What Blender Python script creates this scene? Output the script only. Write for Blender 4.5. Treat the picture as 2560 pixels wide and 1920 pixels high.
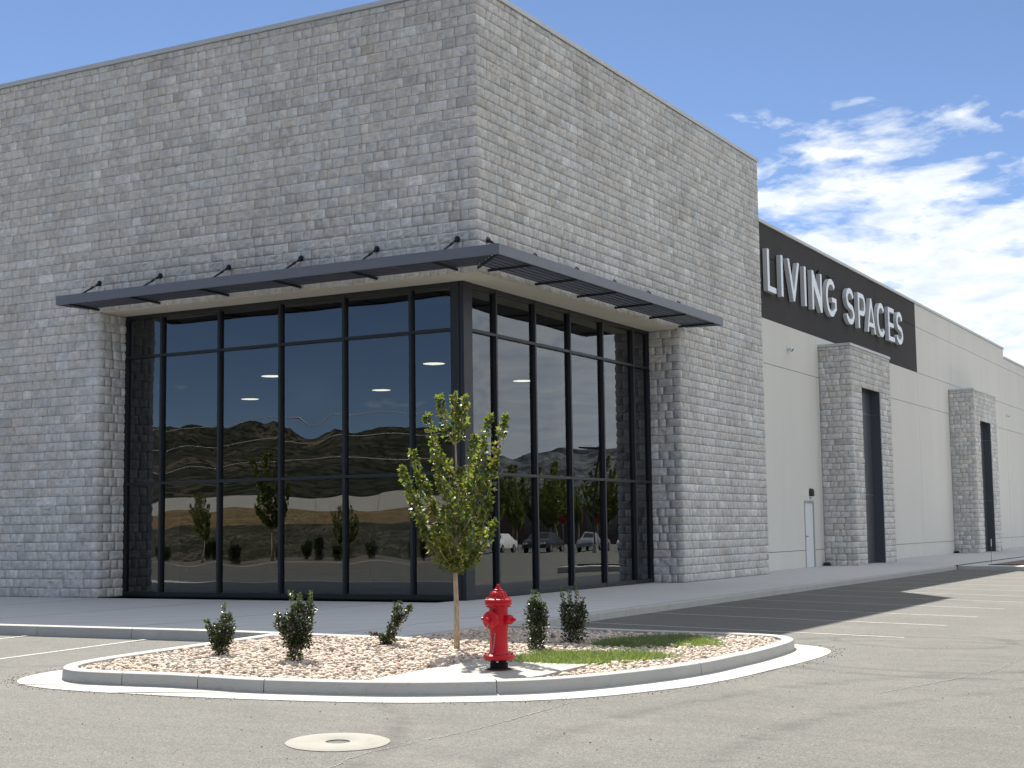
import bpy, bmesh, math, random
import numpy as np
from mathutils import Vector, Matrix, Quaternion
for o in list(bpy.data.objects): bpy.data.objects.remove(o)
SC = bpy.context.scene
COL = SC.collection
R = math.radians
random.seed(7); RNG = np.random.default_rng(11)

# ------------------------------------------------------------------ camera
F_PX, PITCH, ROLL, YAW = 3681.4, 0.0980, -0.0138, 0.5011
CAM = Vector((13.609, -23.561, 1.5))
fw = Vector((-math.sin(YAW)*math.cos(PITCH), math.cos(YAW)*math.cos(PITCH), math.sin(PITCH)))
r0 = Vector((math.cos(YAW), math.sin(YAW), 0)); u0 = r0.cross(fw)
rt = r0*math.cos(ROLL) + u0*math.sin(ROLL); up = -r0*math.sin(ROLL) + u0*math.cos(ROLL)
cd = bpy.data.cameras.new('camera'); cam = bpy.data.objects.new('camera', cd); COL.objects.link(cam)
cd.sensor_width = 36; cd.lens = F_PX/2560*36; cd.clip_start = .1; cd.clip_end = 30000
M = Matrix((rt, up, -fw)).transposed().to_4x4(); M.translation = CAM; cam.matrix_world = M
SC.camera = cam

# ------------------------------------------------------------------ sky, sun, exposure
SUN_DIR = Vector((6.55, -7.36, -12.0)).normalized()
SUN_EL = math.asin(-SUN_DIR.z); SUN_ROT = math.atan2(-SUN_DIR.x, -SUN_DIR.y)
W = bpy.data.worlds.new("World"); SC.world = W; W.use_nodes = True
wn = W.node_tree; wn.nodes.clear()
def wnode(t, **k):
    n = wn.nodes.new(t)
    for a, v in k.items(): setattr(n, a, v)
    return n
sky = wnode('ShaderNodeTexSky', sky_type='NISHITA', sun_disc=False)
sky.sun_elevation = SUN_EL; sky.sun_rotation = SUN_ROT; sky.altitude = 2000; sky.air_density = .60; sky.dust_density = .05; sky.ozone_density = 1.2
def wmath(op, a, b=None, c=None, clamp=False):
    n = wnode('ShaderNodeMath', operation=op); n.use_clamp = clamp
    for i, v in enumerate((a, b, c)):
        if v is None: continue
        if isinstance(v, (int, float)): n.inputs[i].default_value = v
        else: wn.links.new(v, n.inputs[i])
    return n.outputs[0]
tc = wnode('ShaderNodeTexCoord'); sep = wnode('ShaderNodeSeparateXYZ'); wn.links.new(tc.outputs['Generated'], sep.inputs[0])
zc = wmath('MAXIMUM', sep.outputs[2], 0.0); zd = wmath('ADD', zc, 0.20)
comb = wnode('ShaderNodeCombineXYZ')
wn.links.new(wmath('DIVIDE', sep.outputs[0], zd), comb.inputs[0]); wn.links.new(wmath('DIVIDE', sep.outputs[1], zd), comb.inputs[1])
mp = wnode('ShaderNodeMapping'); wn.links.new(comb.outputs[0], mp.inputs[0])
mp.inputs['Location'].default_value = (3.1, 1.3, 0); mp.inputs['Rotation'].default_value = (0, 0, R(25)); mp.inputs['Scale'].default_value = (1.0, 1.1, 1)
def wnoise(scale, detail, rough, dist=0.):
    n = wnode('ShaderNodeTexNoise'); wn.links.new(mp.outputs[0], n.inputs['Vector'])
    n.inputs['Scale'].default_value = scale; n.inputs['Detail'].default_value = detail; n.inputs['Roughness'].default_value = rough; n.inputs['Distortion'].default_value = dist
    return n.outputs[0]
big = wnoise(1.2, 2, .5); fine = wnoise(5.6, 10, .58, .2); fine2 = wnoise(11, 6, .6)
fc = wnode('ShaderNodeFloatCurve'); cv = fc.mapping.curves[0]   # cloud cover by height above horizon; unseen overhead cloud added to fill shade
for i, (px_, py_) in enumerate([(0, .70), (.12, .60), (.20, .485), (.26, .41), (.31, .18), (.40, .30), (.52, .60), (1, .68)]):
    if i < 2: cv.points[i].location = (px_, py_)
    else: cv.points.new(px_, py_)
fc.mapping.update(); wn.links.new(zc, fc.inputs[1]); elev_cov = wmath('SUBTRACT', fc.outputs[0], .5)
east = wmath('ADD', wmath('MULTIPLY', sep.outputs[0], .24), wmath('MULTIPLY', sep.outputs[1], .18))   # the clouds thicken toward the horizon and the north-east
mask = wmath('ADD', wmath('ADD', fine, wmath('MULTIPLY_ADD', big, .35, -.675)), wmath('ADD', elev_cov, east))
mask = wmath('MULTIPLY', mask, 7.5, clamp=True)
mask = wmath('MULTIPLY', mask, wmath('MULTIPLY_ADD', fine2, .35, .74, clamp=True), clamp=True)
shade = wmath('MULTIPLY_ADD', fine2, 2.2, -.6, clamp=True)
ccol = wnode('ShaderNodeMix', data_type='RGBA'); ccol.inputs[6].default_value = (4.9, 5.4, 6.1, 1); ccol.inputs[7].default_value = (7.4, 7.5, 7.6, 1)
wn.links.new(shade, ccol.inputs[0])
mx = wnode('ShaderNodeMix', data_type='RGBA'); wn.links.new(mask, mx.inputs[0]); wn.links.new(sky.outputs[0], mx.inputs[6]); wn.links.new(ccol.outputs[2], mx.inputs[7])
bg = wnode('ShaderNodeBackground'); bg.inputs[1].default_value = .060
wn.links.new(mx.outputs[2], bg.inputs[0]); wo = wnode('ShaderNodeOutputWorld'); wn.links.new(bg.outputs[0], wo.inputs[0])
sd = bpy.data.lights.new('sun', 'SUN'); sd.energy = 3.95; sd.angle = R(.53); sd.color = (1, .95, .87)
so = bpy.data.objects.new('sun', sd); COL.objects.link(so); so.rotation_euler = SUN_DIR.to_track_quat('-Z', 'Y').to_euler(); so.location = (-20, 25, 40)
vs = SC.view_settings; vs.view_transform = 'Standard'; vs.look = 'None'; vs.exposure = 1.45; vs.gamma = 1; vs.use_curve_mapping = False
SC.render.engine = 'CYCLES'; SC.cycles.max_bounces = 8; SC.cycles.transparent_max_bounces = 12

# ------------------------------------------------------------------ materials
class NT:
    def __init__(s, name):
        s.m = bpy.data.materials.new(name); s.m.use_nodes = True; s.t = s.m.node_tree; s.t.nodes.clear()
        s.out = s.n('ShaderNodeOutputMaterial')
    def n(s, t, **k):
        n = s.t.nodes.new(t)
        for a, v in k.items(): setattr(n, a, v)
        return n
    def put(s, sock, v):
        if isinstance(v, bpy.types.NodeSocket): s.t.links.new(v, sock)
        elif v is not None: sock.default_value = v
    def math(s, op, a, b=None, c=None, clamp=False):
        n = s.n('ShaderNodeMath', operation=op); n.use_clamp = clamp
        for i, v in enumerate((a, b, c)): s.put(n.inputs[i], v) if v is not None else None
        return n.outputs[0]
    def pos(s): return s.n('ShaderNodeNewGeometry').outputs['Position']
    def vmap(s, v, sc=(1, 1, 1), rot=(0, 0, 0)):
        n = s.n('ShaderNodeMapping'); s.put(n.inputs[0], v); n.inputs['Scale'].default_value = sc; n.inputs['Rotation'].default_value = rot; return n.outputs[0]
    def noise(s, v, scale, detail=4, rough=.55, dist=0.):
        n = s.n('ShaderNodeTexNoise'); s.put(n.inputs['Vector'], v); n.inputs['Scale'].default_value = scale
        n.inputs['Detail'].default_value = detail; n.inputs['Roughness'].default_value = rough; n.inputs['Distortion'].default_value = dist
        return n.outputs[0]
    def ramp(s, f, stops):
        n = s.n('ShaderNodeValToRGB'); e = n.color_ramp.elements
        while len(e) < len(stops): e.new(.5)
        for i, (p, c) in enumerate(stops): e[i].position = p; e[i].color = (*c, 1) if len(c) == 3 else c
        s.put(n.inputs[0], f); return n.outputs[0]
    def mix(s, f, a, b, mode='MIX'):
        n = s.n('ShaderNodeMix', data_type='RGBA', blend_type=mode); s.put(n.inputs[0], f)
        s.put(n.inputs[6], (*a, 1) if isinstance(a, tuple) and len(a) == 3 else a); s.put(n.inputs[7], (*b, 1) if isinstance(b, tuple) and len(b) == 3 else b)
        return n.outputs[2]
    def bump(s, h, st=.3, d=.01):
        n = s.n('ShaderNodeBump'); n.inputs['Strength'].default_value = st; n.inputs['Distance'].default_value = d; s.put(n.inputs['Height'], h); return n.outputs[0]
    def bsdf(s, col, rough=.8, metal=0., normal=None, spec=.3, **k):
        b = s.n('ShaderNodeBsdfPrincipled'); s.put(b.inputs['Base Color'], (*col, 1) if isinstance(col, tuple) and len(col) == 3 else col)
        s.put(b.inputs['Roughness'], rough); s.put(b.inputs['Metallic'], metal); b.inputs['Specular IOR Level'].default_value = spec
        if normal is not None: s.put(b.inputs['Normal'], normal)
        for a, v in k.items(): s.put(b.inputs[a], v)
        s.t.links.new(b.outputs[0], s.out.inputs[0]); return b
def grey(v): return (v, v, v)
MT = {}
def painted(name, col, rough=.5, metal=0., var=.12, scale=3., bump=.0, spec=.4, streak=False):
    t = NT(name); p = t.pos()
    v = t.vmap(p, (1, 1, .15)) if streak else p
    f = t.noise(v, scale, 6, .6)
    c = t.mix(f, tuple(x*(1-var) for x in col), tuple(min(1, x*(1+var)) for x in col))
    nrm = t.bump(t.noise(p, 160, 3), bump, .004) if bump else None
    rr = t.math('MULTIPLY_ADD', t.noise(p, scale*6, 3), .25, rough-.12)
    t.bsdf(c, rr, metal, nrm, spec); MT[name] = t.m; return t.m
def stone_mat(name, use_obj):
    t = NT(name); p = t.pos()
    if use_obj: base = t.n('ShaderNodeObjectInfo').outputs['Color']
    else:
        a = t.n('ShaderNodeAttribute'); a.attribute_name = 'tint'; base = a.outputs['Color']
    n1 = t.noise(p, 7.5, 6, .68, .4); n2 = t.noise(p, 38, 4, .6)
    ed = t.n('ShaderNodeAttribute'); ed.attribute_name = 'middle'      # the moulded stones are dyed darker in the middle
    n1 = t.math('SUBTRACT', n1, t.math('MULTIPLY', ed.outputs['Fac'], .10))
    c = t.mix(t.ramp(n1, [(.30, grey(.0)), (.58, grey(1))]), t.mix(1.0, base, (.76, .76, .76), 'MULTIPLY'), t.mix(1.0, base, (1.1, 1.1, 1.08), 'MULTIPLY'))
    c = t.mix(t.math('MULTIPLY', n2, .2), c, t.mix(1.0, base, (.75, .75, .76), 'MULTIPLY'))
    h = t.math('ADD', t.noise(p, 16, 6, .7, .6), t.math('MULTIPLY', n2, .4))
    c = t.mix(t.ramp(t.noise(t.vmap(p, (1, 1, .45)), .55, 5, .6), [(.35, grey(0)), (.65, grey(1))]), t.mix(1., c, (.90, .89, .88), 'MULTIPLY'), t.mix(1., c, (1.05, 1.05, 1.05), 'MULTIPLY'))   # weathering
    t.bsdf(c, .92, 0, t.bump(h, 1.0, .026), .2); MT[name] = t.m
stone_mat('split_face_stone', False); stone_mat('split_face_stone_single', True)
painted('mortar', (.37, .365, .35), .95, var=.2, scale=9, bump=.4, spec=.1)
painted('coping_metal', (.55, .56, .55), .5, .35, var=.08)
painted('stucco', (.69, .672, .615), .92, var=.08, scale=.7, bump=.9, spec=.15, streak=True)
painted('stucco_dark', (.066, .063, .062), .9, var=.12, scale=.8, bump=.7, spec=.15, streak=True)
painted('joint_dark', (.20, .20, .19), .95, var=.1)
painted('joint_grey', (.30, .30, .295), .95, var=.1)
painted('soffit', (.76, .70, .57), .9, var=.06, scale=1.5, bump=.4)
painted('canopy_metal', (.145, .155, .18), .42, .0, var=.1, scale=2, spec=.5)
painted('slat_metal', (.075, .08, .095), .45, var=.1, scale=2, spec=.4)
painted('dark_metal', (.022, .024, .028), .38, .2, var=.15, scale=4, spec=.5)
painted('recess_metal', (.085, .09, .105), .35, .2, var=.12, scale=1.2, spec=.5)
painted('black_plastic', (.012, .012, .013), .5, var=.2, scale=8)
painted('white_paint', (.72, .74, .74), .5, var=.04, scale=3)
painted('frame_grey', (.36, .37, .35), .55, var=.06)
painted('steel', (.34, .35, .36), .4, .7, var=.1)
painted('letter_face', (.80, .83, .88), .35, var=.03, scale=2, spec=.5)
painted('letter_side', (.60, .61, .61), .5, .0, var=.08, scale=4)
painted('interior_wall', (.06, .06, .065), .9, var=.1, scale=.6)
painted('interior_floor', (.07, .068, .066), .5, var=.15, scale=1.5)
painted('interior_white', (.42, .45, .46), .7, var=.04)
painted('roof_membrane', (.5, .5, .48), .9, var=.1)
painted('hydrant_red', (.52, .005, .016), .34, var=.14, scale=9, bump=.25, spec=.25)
def hydrant_paint():
    t = NT('hydrant_red'); p = t.pos(); f = t.noise(p, 9, 6, .65); c = t.mix(f, (.42, .004, .012), (.56, .008, .02))
    c = t.mix(t.math('MULTIPLY', t.ramp(t.noise(p, 4.5, 6, .7), [(.52, grey(0)), (.7, grey(1))]), .5), c, (.40, .035, .035))
    c = t.mix(t.ramp(t.noise(p, 34, 5, .7), [(.69, grey(0)), (.73, grey(1))]), c, (.08, .03, .022))
    t.bsdf(c, t.math('MULTIPLY_ADD', f, .4, .2), 0, t.bump(t.noise(p, 130, 4), .4, .004), .3); MT['hydrant_red'] = t.m
hydrant_paint()
painted('hydrant_pipe', (.012, .010, .009), .7, var=.5, scale=22, bump=.5, spec=.15)
painted('rust', (.11, .05, .028), .9, var=.4, scale=30, bump=.6)
painted('zinc', (.42, .40, .36), .5, .6, var=.25, scale=40)
painted('cast_iron', (.10, .095, .088), .8, .2, var=.5, scale=40, bump=.9)
painted('bird_black', (.006, .006, .008), .5, var=.2, scale=20)
painted('stake_red', (.34, .10, .08), .6); painted('wire_black', (.02, .02, .02), .6)
painted('car_white', (.7, .71, .72), .25, var=.02, spec=.6); painted('car_silver', (.3, .31, .33), .3, .5, var=.02); painted('car_dark', (.03, .032, .04), .25, var=.05, spec=.6)
painted('car_glass', (.012, .014, .016), .06, var=.1, spec=.7); painted('rubber', (.015, .015, .015), .8); painted('sign_red', (.22, .015, .015), .5, var=.05)
painted('fence_white', (.5, .49, .46), .8, var=.08, scale=.4, streak=True); painted('brick_far', (.15, .095, .075), .9, var=.2, scale=.8)
def concrete(name, lo, hi, sc=1.2, speck=.5, lines=None):
    t = NT(name); p = t.pos()
    f = t.noise(p, sc, 7, .62); g = t.noise(p, 42, 4, .6); st = t.noise(p, 5.5, 6, .72, .8)
    c = t.mix(f, lo, hi); c = t.mix(t.math('MULTIPLY', t.ramp(st, [(.56, grey(0)), (.74, grey(1))]), .38*speck), c, tuple(x*.42 for x in lo))
    c = t.mix(t.math('MULTIPLY', g, .3), c, tuple(x*.75 for x in lo))
    if lines:
        wv = t.n('ShaderNodeTexWave', wave_type='BANDS'); wv.inputs['Scale'].default_value = lines; wv.inputs['Distortion'].default_value = 3.5; wv.inputs['Detail'].default_value = 3
        t.put(wv.inputs[0], t.vmap(p, (.25, 1, 1), (0, 0, R(18)))); c = t.mix(t.math('MULTIPLY', wv.outputs[1], .16), c, tuple(x*.7 for x in lo))
    t.bsdf(c, .93, 0, t.bump(t.math('ADD', g, t.noise(p, 140, 3)), .35, .006), .2); MT[name] = t.m
concrete('concrete_kerb', (.38, .372, .345), (.51, .50, .47), 1.6, 1.0)
concrete('concrete_walk', (.48, .48, .475), (.56, .555, .545), .5, .25, lines=.9)
concrete('concrete_pad', (.35, .337, .30), (.47, .455, .405), 2., .9, lines=5.)
concrete('concrete_collar', (.24, .232, .205), (.34, .33, .29), 3., .9)
concrete('concrete_gutter', (.40, .388, .35), (.49, .478, .435), 1.8, .6)
def asphalt():
    t = NT('asphalt'); p = t.pos()
    f = t.noise(p, .16, 7, .62); g = t.noise(p, 95, 3, .7); v = t.n('ShaderNodeTexVoronoi'); v.inputs['Scale'].default_value = 80; t.put(v.inputs['Vector'], p)
    c = t.mix(f, (.118, .115, .104), (.160, .157, .142))
    agg = t.ramp(v.outputs['Color'], [(.1, grey(.55)), (.5, grey(1.0)), (.92, grey(1.6))]); c = t.mix(.75, c, agg, 'MULTIPLY')
    c = t.mix(t.math('MULTIPLY', t.ramp(g, [(.5, grey(0)), (.72, grey(1))]), .45), c, (.09, .085, .078))
    st = t.noise(t.vmap(p, (.55, 1.9, 1), (0, 0, R(-24))), 1.1, 6, .7, 1.2)   # dust drifts and tyre smears
    c = t.mix(t.math('MULTIPLY', t.ramp(st, [(.47, grey(0)), (.72, grey(1))]), .42), c, (.092, .087, .08))
    dust = t.noise(p, .9, 5, .65, .6); c = t.mix(t.math('MULTIPLY', t.ramp(dust, [(.5, grey(0)), (.78, grey(1))]), .3), c, (.24, .222, .188))
    # arcs scrubbed by turning tyres
    sx = t.n('ShaderNodeSeparateXYZ'); t.put(sx.inputs[0], p)
    for (cx, cy, rad, wd) in ((9.3, -4.6, 2.1, .16), (9.5, -4.5, 2.75, .18), (8.6, -2.6, 1.2, .12), (16., -12., 6.6, .2), (16.1, -12.2, 8.2, .2), (2., -15.5, 5.3, .16)):
        dx = t.math('SUBTRACT', sx.outputs[0], cx); dy = t.math('SUBTRACT', sx.outputs[1], cy)
        d = t.math('SQRT', t.math('ADD', t.math('MULTIPLY', dx, dx), t.math('MULTIPLY', dy, dy)))
        b = t.math('SUBTRACT', 1., t.math('DIVIDE', t.math('ABSOLUTE', t.math('SUBTRACT', d, rad)), wd), clamp=True)
        b = t.math('MULTIPLY', b, t.ramp(st, [(.36, grey(0)), (.58, grey(1))])); c = t.mix(t.math('MULTIPLY', b, .55), c, (.07, .066, .062))
    vo = t.n('ShaderNodeTexVoronoi'); vo.inputs['Scale'].default_value = .8; t.put(vo.inputs['Vector'], t.math('ADD', 0., 0.) if False else p)
    c = t.mix(t.math('MULTIPLY', t.ramp(t.math('ADD', vo.outputs['Distance'], t.math('MULTIPLY', t.noise(p, 14, 3), .06)), [(.05, grey(1)), (.085, grey(0))]), .55), c, (.05, .047, .044))   # oil spots
    h = t.math('ADD', v.outputs['Distance'], g)
    t.bsdf(c, .9, 0, t.bump(h, .8, .008), .25); MT['asphalt'] = t.m
asphalt()
def line_paint():
    t = NT('line_paint'); p = t.pos(); c = t.mix(t.ramp(t.noise(p, 26, 5, .7), [(.36, grey(0)), (.56, grey(1))]), (.19, .186, .172), (.45, .45, .435))
    t.bsdf(c, .8, 0, None, .2); MT['line_paint'] = t.m
line_paint()
def gravel_mat():
    t = NT('gravel'); a = t.n('ShaderNodeAttribute'); a.attribute_name = 'tint'; p = t.pos()
    c = t.mix(t.math('MULTIPLY', t.noise(p, 60, 4, .6), .36), a.outputs['Color'], (.30, .235, .19)); t.bsdf(c, .85, 0, None, .25); MT['gravel'] = t.m
gravel_mat()
painted('soil', (.16, .125, .10), .95, var=.4, scale=20)
def leaf_mat(name, trans=.35, gloss=.4, rough=.38):
    t = NT(name); a = t.n('ShaderNodeAttribute'); a.attribute_name = 'tint'; c = a.outputs['Color']
    b = t.bsdf(c, rough, 0, None, gloss)
    tr = t.n('ShaderNodeBsdfTranslucent'); t.put(tr.inputs[0], t.mix(1., c, (1.5, 1.6, .55), 'MULTIPLY'))
    mxs = t.n('ShaderNodeMixShader'); mxs.inputs[0].default_value = trans; t.t.links.new(b.outputs[0], mxs.inputs[1]); t.t.links.new(tr.outputs[0], mxs.inputs[2])
    t.t.links.new(mxs.outputs[0], t.out.inputs[0]); MT[name] = t.m
leaf_mat('leaf', .40, .4, .44); leaf_mat('shrub_leaf', .18, .5, .32); leaf_mat('grass_blade', .3, .3, .5)
def bark():
    t = NT('bark'); p = t.pos(); f = t.noise(t.vmap(p, (1, 1, .2)), 60, 5, .65); c = t.ramp(f, [(.3, (.24, .175, .115)), (.7, (.52, .42, .30))])
    t.bsdf(c, .9, 0, t.bump(f, .6, .01), .2); MT['bark'] = t.m
bark()
def glass():
    t = NT('coated_glass'); fr = t.n('ShaderNodeFresnel'); fr.inputs[0].default_value = 2.05
    g = t.n('ShaderNodeBsdfGlossy'); g.inputs['Roughness'].default_value = .0; g.inputs['Color'].default_value = (.93, .97, 1, 1)
    tr = t.n('ShaderNodeBsdfTransparent'); tr.inputs[0].default_value = (.50, .54, .56, 1)
    m = t.n('ShaderNodeMixShader'); t.t.links.new(fr.outputs[0], m.inputs[0]); t.t.links.new(tr.outputs[0], m.inputs[1]); t.t.links.new(g.outputs[0], m.inputs[2])
    t.t.links.new(m.outputs[0], t.out.inputs[0]); MT['coated_glass'] = t.m
glass()
def emit(name, col, st):
    t = NT(name); e = t.n('ShaderNodeEmission'); e.inputs[0].default_value = (*col, 1); e.inputs[1].default_value = st; t.t.links.new(e.outputs[0], t.out.inputs[0]); MT[name] = t.m
emit('lamp_glow', (1, .84, .58), 1.5)
def hill_mat(name, lo, mid, hi, sc):
    t = NT(name); p = t.pos(); f = t.noise(p, sc, 9, .68, .3); c = t.ramp(f, [(.36, lo), (.5, mid), (.66, hi)])
    c = t.mix(t.ramp(t.noise(p, sc*9, 5, .7), [(.46, grey(0)), (.56, grey(1))]), c, tuple(x*.55 for x in lo))
    t.bsdf(c, .95, 0, None, .1); MT[name] = t.m
hill_mat('hill_scrub', (.020, .024, .015), (.045, .045, .030), (.11, .088, .06), .016)
hill_mat('mountain_rock', (.06, .075, .09), (.10, .11, .12), (.16, .16, .15), .0015)
hill_mat('dry_grass', (.17, .12, .06), (.22, .16, .08), (.27, .21, .13), .3)
hill_mat('bank_scrub', (.03, .035, .02), (.075, .07, .05), (.15, .13, .10), .5)

# ------------------------------------------------------------------ mesh helpers
class MB:
    """collects vertices and faces; build() links them as ONE mesh object"""
    def __init__(s): s.v = []; s.f = []; s.mi = []; s.tint = None
    def add(s, vs, fs, mi=0):
        k = len(s.v); s.v += [tuple(v) for v in vs]; s.f += [tuple(i+k for i in f) for f in fs]; s.mi += [mi]*len(fs); return s
    def box(s, x0, x1, y0, y1, z0, z1, mi=0):
        v = [(x0, y0, z0), (x1, y0, z0), (x1, y1, z0), (x0, y1, z0), (x0, y0, z1), (x1, y0, z1), (x1, y1, z1), (x0, y1, z1)]
        return s.add(v, [(3, 2, 1, 0), (4, 5, 6, 7), (0, 1, 5, 4), (1, 2, 6, 5), (2, 3, 7, 6), (3, 0, 4, 7)], mi)
    def tube(s, path, rad, n=8, mi=0, cap=True):
        path = [Vector(q) for q in path]; rad = rad if isinstance(rad, (list, tuple)) else [rad]*len(path); vs = []; fs = []
        ref = Vector((0, 0, 1)) if abs((path[-1]-path[0]).normalized().z) < .9 else Vector((1, 0, 0))
        for i, q in enumerate(path):
            d = (path[min(i+1, len(path)-1)] - path[max(i-1, 0)]).normalized(); a = d.cross(ref).normalized(); b = d.cross(a).normalized()
            for k in range(n):
                an = 2*math.pi*k/n; vs.append(q + (a*math.cos(an)+b*math.sin(an))*rad[i])
        for i in range(len(path)-1):
            for k in range(n): fs.append((i*n+k, i*n+(k+1) % n, (i+1)*n+(k+1) % n, (i+1)*n+k))
        if cap: fs.append(tuple(range(n))[::-1]); fs.append(tuple((len(path)-1)*n+k for k in range(n)))
        return s.add(vs, fs, mi)
    def lathe(s, prof, n=24, axis=None, org=(0, 0, 0), mi=0):
        """prof: list of (radius, height) along axis"""
        ax = Vector(axis or (0, 0, 1)).normalized(); org = Vector(org); ref = Vector((0, 0, 1)) if abs(ax.z) < .9 else Vector((1, 0, 0))
        a = ax.cross(ref).normalized(); b = ax.cross(a).normalized(); vs = []; fs = []
        for (r, h) in prof:
            for k in range(n):
                an = 2*math.pi*k/n; vs.append(org + ax*h + (a*math.cos(an)+b*math.sin(an))*max(r, 1e-4))
        for i in range(len(prof)-1):
            for k in range(n): fs.append((i*n+k, i*n+(k+1) % n, (i+1)*n+(k+1) % n, (i+1)*n+k))
        fs.append(tuple(range(n))[::-1]); fs.append(tuple((len(prof)-1)*n+k for k in range(n)))
        return s.add(vs, fs, mi)
    def sheet(s, pts, zf, mi=0):
        return s.add([(x, y, zf(x, y)) for x, y in pts], [tuple(range(len(pts)))], mi)
    def build(s, name, mats, parent=None, smooth=False, loc=None, fix=True, bevel=0):
        me = bpy.data.meshes.new(name); me.from_pydata(s.v, [], s.f)
        mats = mats if isinstance(mats, (list, tuple)) else [mats]
        for m in mats: me.materials.append(MT[m])
        if len(mats) > 1: me.polygons.foreach_set('material_index', s.mi)
        if fix or bevel:
            b = bmesh.new(); b.from_mesh(me)
            if fix: bmesh.ops.recalc_face_normals(b, faces=b.faces)
            if bevel: bmesh.ops.bevel(b, geom=list(b.edges), offset=bevel, segments=2, affect='EDGES', profile=.6)
            b.to_mesh(me); b.free()
        if smooth: me.polygons.foreach_set('use_smooth', [True]*len(me.polygons))
        if smooth == 'auto': me.set_sharp_from_angle(angle=R(38))
        me.update(); return obj(name, me, parent, loc)
def obj(name, me, parent=None, loc=None):
    o = bpy.data.objects.new(name, me); COL.objects.link(o)
    if parent is not None: o.parent = parent
    if loc is not None: o.location = loc
    return o
def mesh_np(name, verts, faces, mat, tint=None, smooth=False):
    """fast mesh from arrays: faces (n,k) with equal k"""
    me = bpy.data.meshes.new(name); n, k = faces.shape
    me.vertices.add(len(verts)); me.vertices.foreach_set('co', np.ascontiguousarray(verts, dtype=np.float32).ravel())
    me.loops.add(n*k); me.loops.foreach_set('vertex_index', np.ascontiguousarray(faces, dtype=np.int32).ravel())
    me.polygons.add(n); me.polygons.foreach_set('loop_start', np.arange(0, n*k, k, dtype=np.int32))
    me.update(calc_edges=True); me.validate()
    me.materials.append(MT[mat])
    if tint is not None:
        at = me.attributes.new('tint', 'FLOAT_COLOR', 'POINT'); at.data.foreach_set('color', np.ascontiguousarray(tint, dtype=np.float32).ravel())
    if smooth: me.polygons.foreach_set('use_smooth', [True]*n)
    return me
def tag(o, label=None, cat=None, group=None, kind=None):
    for k, v in (('label', label), ('category', cat), ('group', group), ('kind', kind)):
        if v: o[k] = v
    return o
def empty(name, loc=(0, 0, 0), rz=0, parent=None):
    o = bpy.data.objects.new(name, None); COL.objects.link(o); o.location = loc; o.rotation_euler.z = rz; o.empty_display_size = .2
    if parent is not None: o.parent = parent
    return o
def copy_tree(o, parent=None):
    c = o.copy(); COL.objects.link(c); c.parent = parent
    for ch in list(o.children): copy_tree(ch, c)
    return c
def catmull(pts, n=6, closed=False):
    P = [np.array(q, float) for q in pts]; out = []; m = len(P)
    for i in range(m if closed else m-1):
        a, b, c, d = (P[(i-1) % m], P[i], P[(i+1) % m], P[(i+2) % m]) if closed else (P[max(i-1, 0)], P[i], P[i+1], P[min(i+2, m-1)])
        for k in range(n):
            t = k/n; out.append(tuple(.5*((2*b)+(-a+c)*t+(2*a-5*b+4*c-d)*t*t+(-a+3*b-3*c+d)*t**3)))
    if not closed: out.append(tuple(P[-1]))
    return out
def inside(px, py, poly):
    r = np.zeros(np.shape(px), bool); n = len(poly)
    for i in range(n):
        x1, y1 = poly[i]; x2, y2 = poly[(i+1) % n]
        c = ((y1 > py) != (y2 > py)) & (px < (x2-x1)*(py-y1)/((y2-y1) if y2 != y1 else 1e-9)+x1); r ^= c
    return r
def offset(pts, d):
    """polyline moved d to its left"""
    out = []
    for i, q in enumerate(pts):
        a = np.array(pts[max(i-1, 0)]); b = np.array(pts[min(i+1, len(pts)-1)]); t = (b-a)/max(np.linalg.norm(b-a), 1e-9)
        out.append((q[0]-t[1]*d, q[1]+t[0]*d))
    return out

# ------------------------------------------------------------------ the ground: falls about 2 % away from the store on both sides
def sat(t): return 0. if t <= 0 else (t if t < 6 else 6+3*(1-math.exp(-(t-6)/3)))
def gz(x, y): return -.0245*sat(x-3.05)-.021*sat(-7.5-y)
def zs(x): return .15-.03*min(max(x/3.15, 0), 1)
def axis_steps(lo, hi, near0, near1, step):
    a = list(np.arange(near0, near1+1e-6, step)); d = step*2; q = near0
    while q > lo: q -= d; d *= 1.7; a.insert(0, max(q, lo))
    d = step*2; q = near1
    while q < hi: q += d; d *= 1.7; a.append(min(q, hi))
    return a
gx = axis_steps(-6000, 6000, -8, 30, 1.); gy = axis_steps(-6000, 6000, -40, 40, 1.)
m = MB(); nx = len(gx)
m.add([(x, y, gz(x, y)) for y in gy for x in gx], [(j*nx+i, j*nx+i+1, (j+1)*nx+i+1, (j+1)*nx+i) for j in range(len(gy)-1) for i in range(nx-1)])
ground = m.build('asphalt_ground', 'asphalt', fix=False, smooth=True); tag(ground, 'sun bleached grey asphalt of the parking lot', 'ground', kind='structure')
def strip(name, mat, a, b, wd, parent, dz=.004, n=14, kind=None):
    a = np.array(a, float); b = np.array(b, float); t = (b-a)/np.linalg.norm(b-a); nn = np.array((-t[1], t[0]))*wd/2; m = MB(); vs = []
    for i in range(n+1):
        q = a+(b-a)*i/n
        for e in (q-nn, q+nn): vs.append((e[0], e[1], gz(e[0], e[1])+dz))
    m.add(vs, [(2*i, 2*i+2, 2*i+3, 2*i+1) for i in range(n)]); return m.build(name, mat, parent, fix=False)
for x in (-1.21, -3.56, -5.9, -8.25): strip('painted_line', 'line_paint', (x, -7.47), (x, -13.2), .09, ground)
for y in (-2.2, .48, 2.83, 5.36, 7.8, 10.1, 12.5, 14.9, 17.3, 19.7, 22.1): strip('painted_line', 'line_paint', (3.16, y), (8.25, y), .085, ground)
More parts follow.
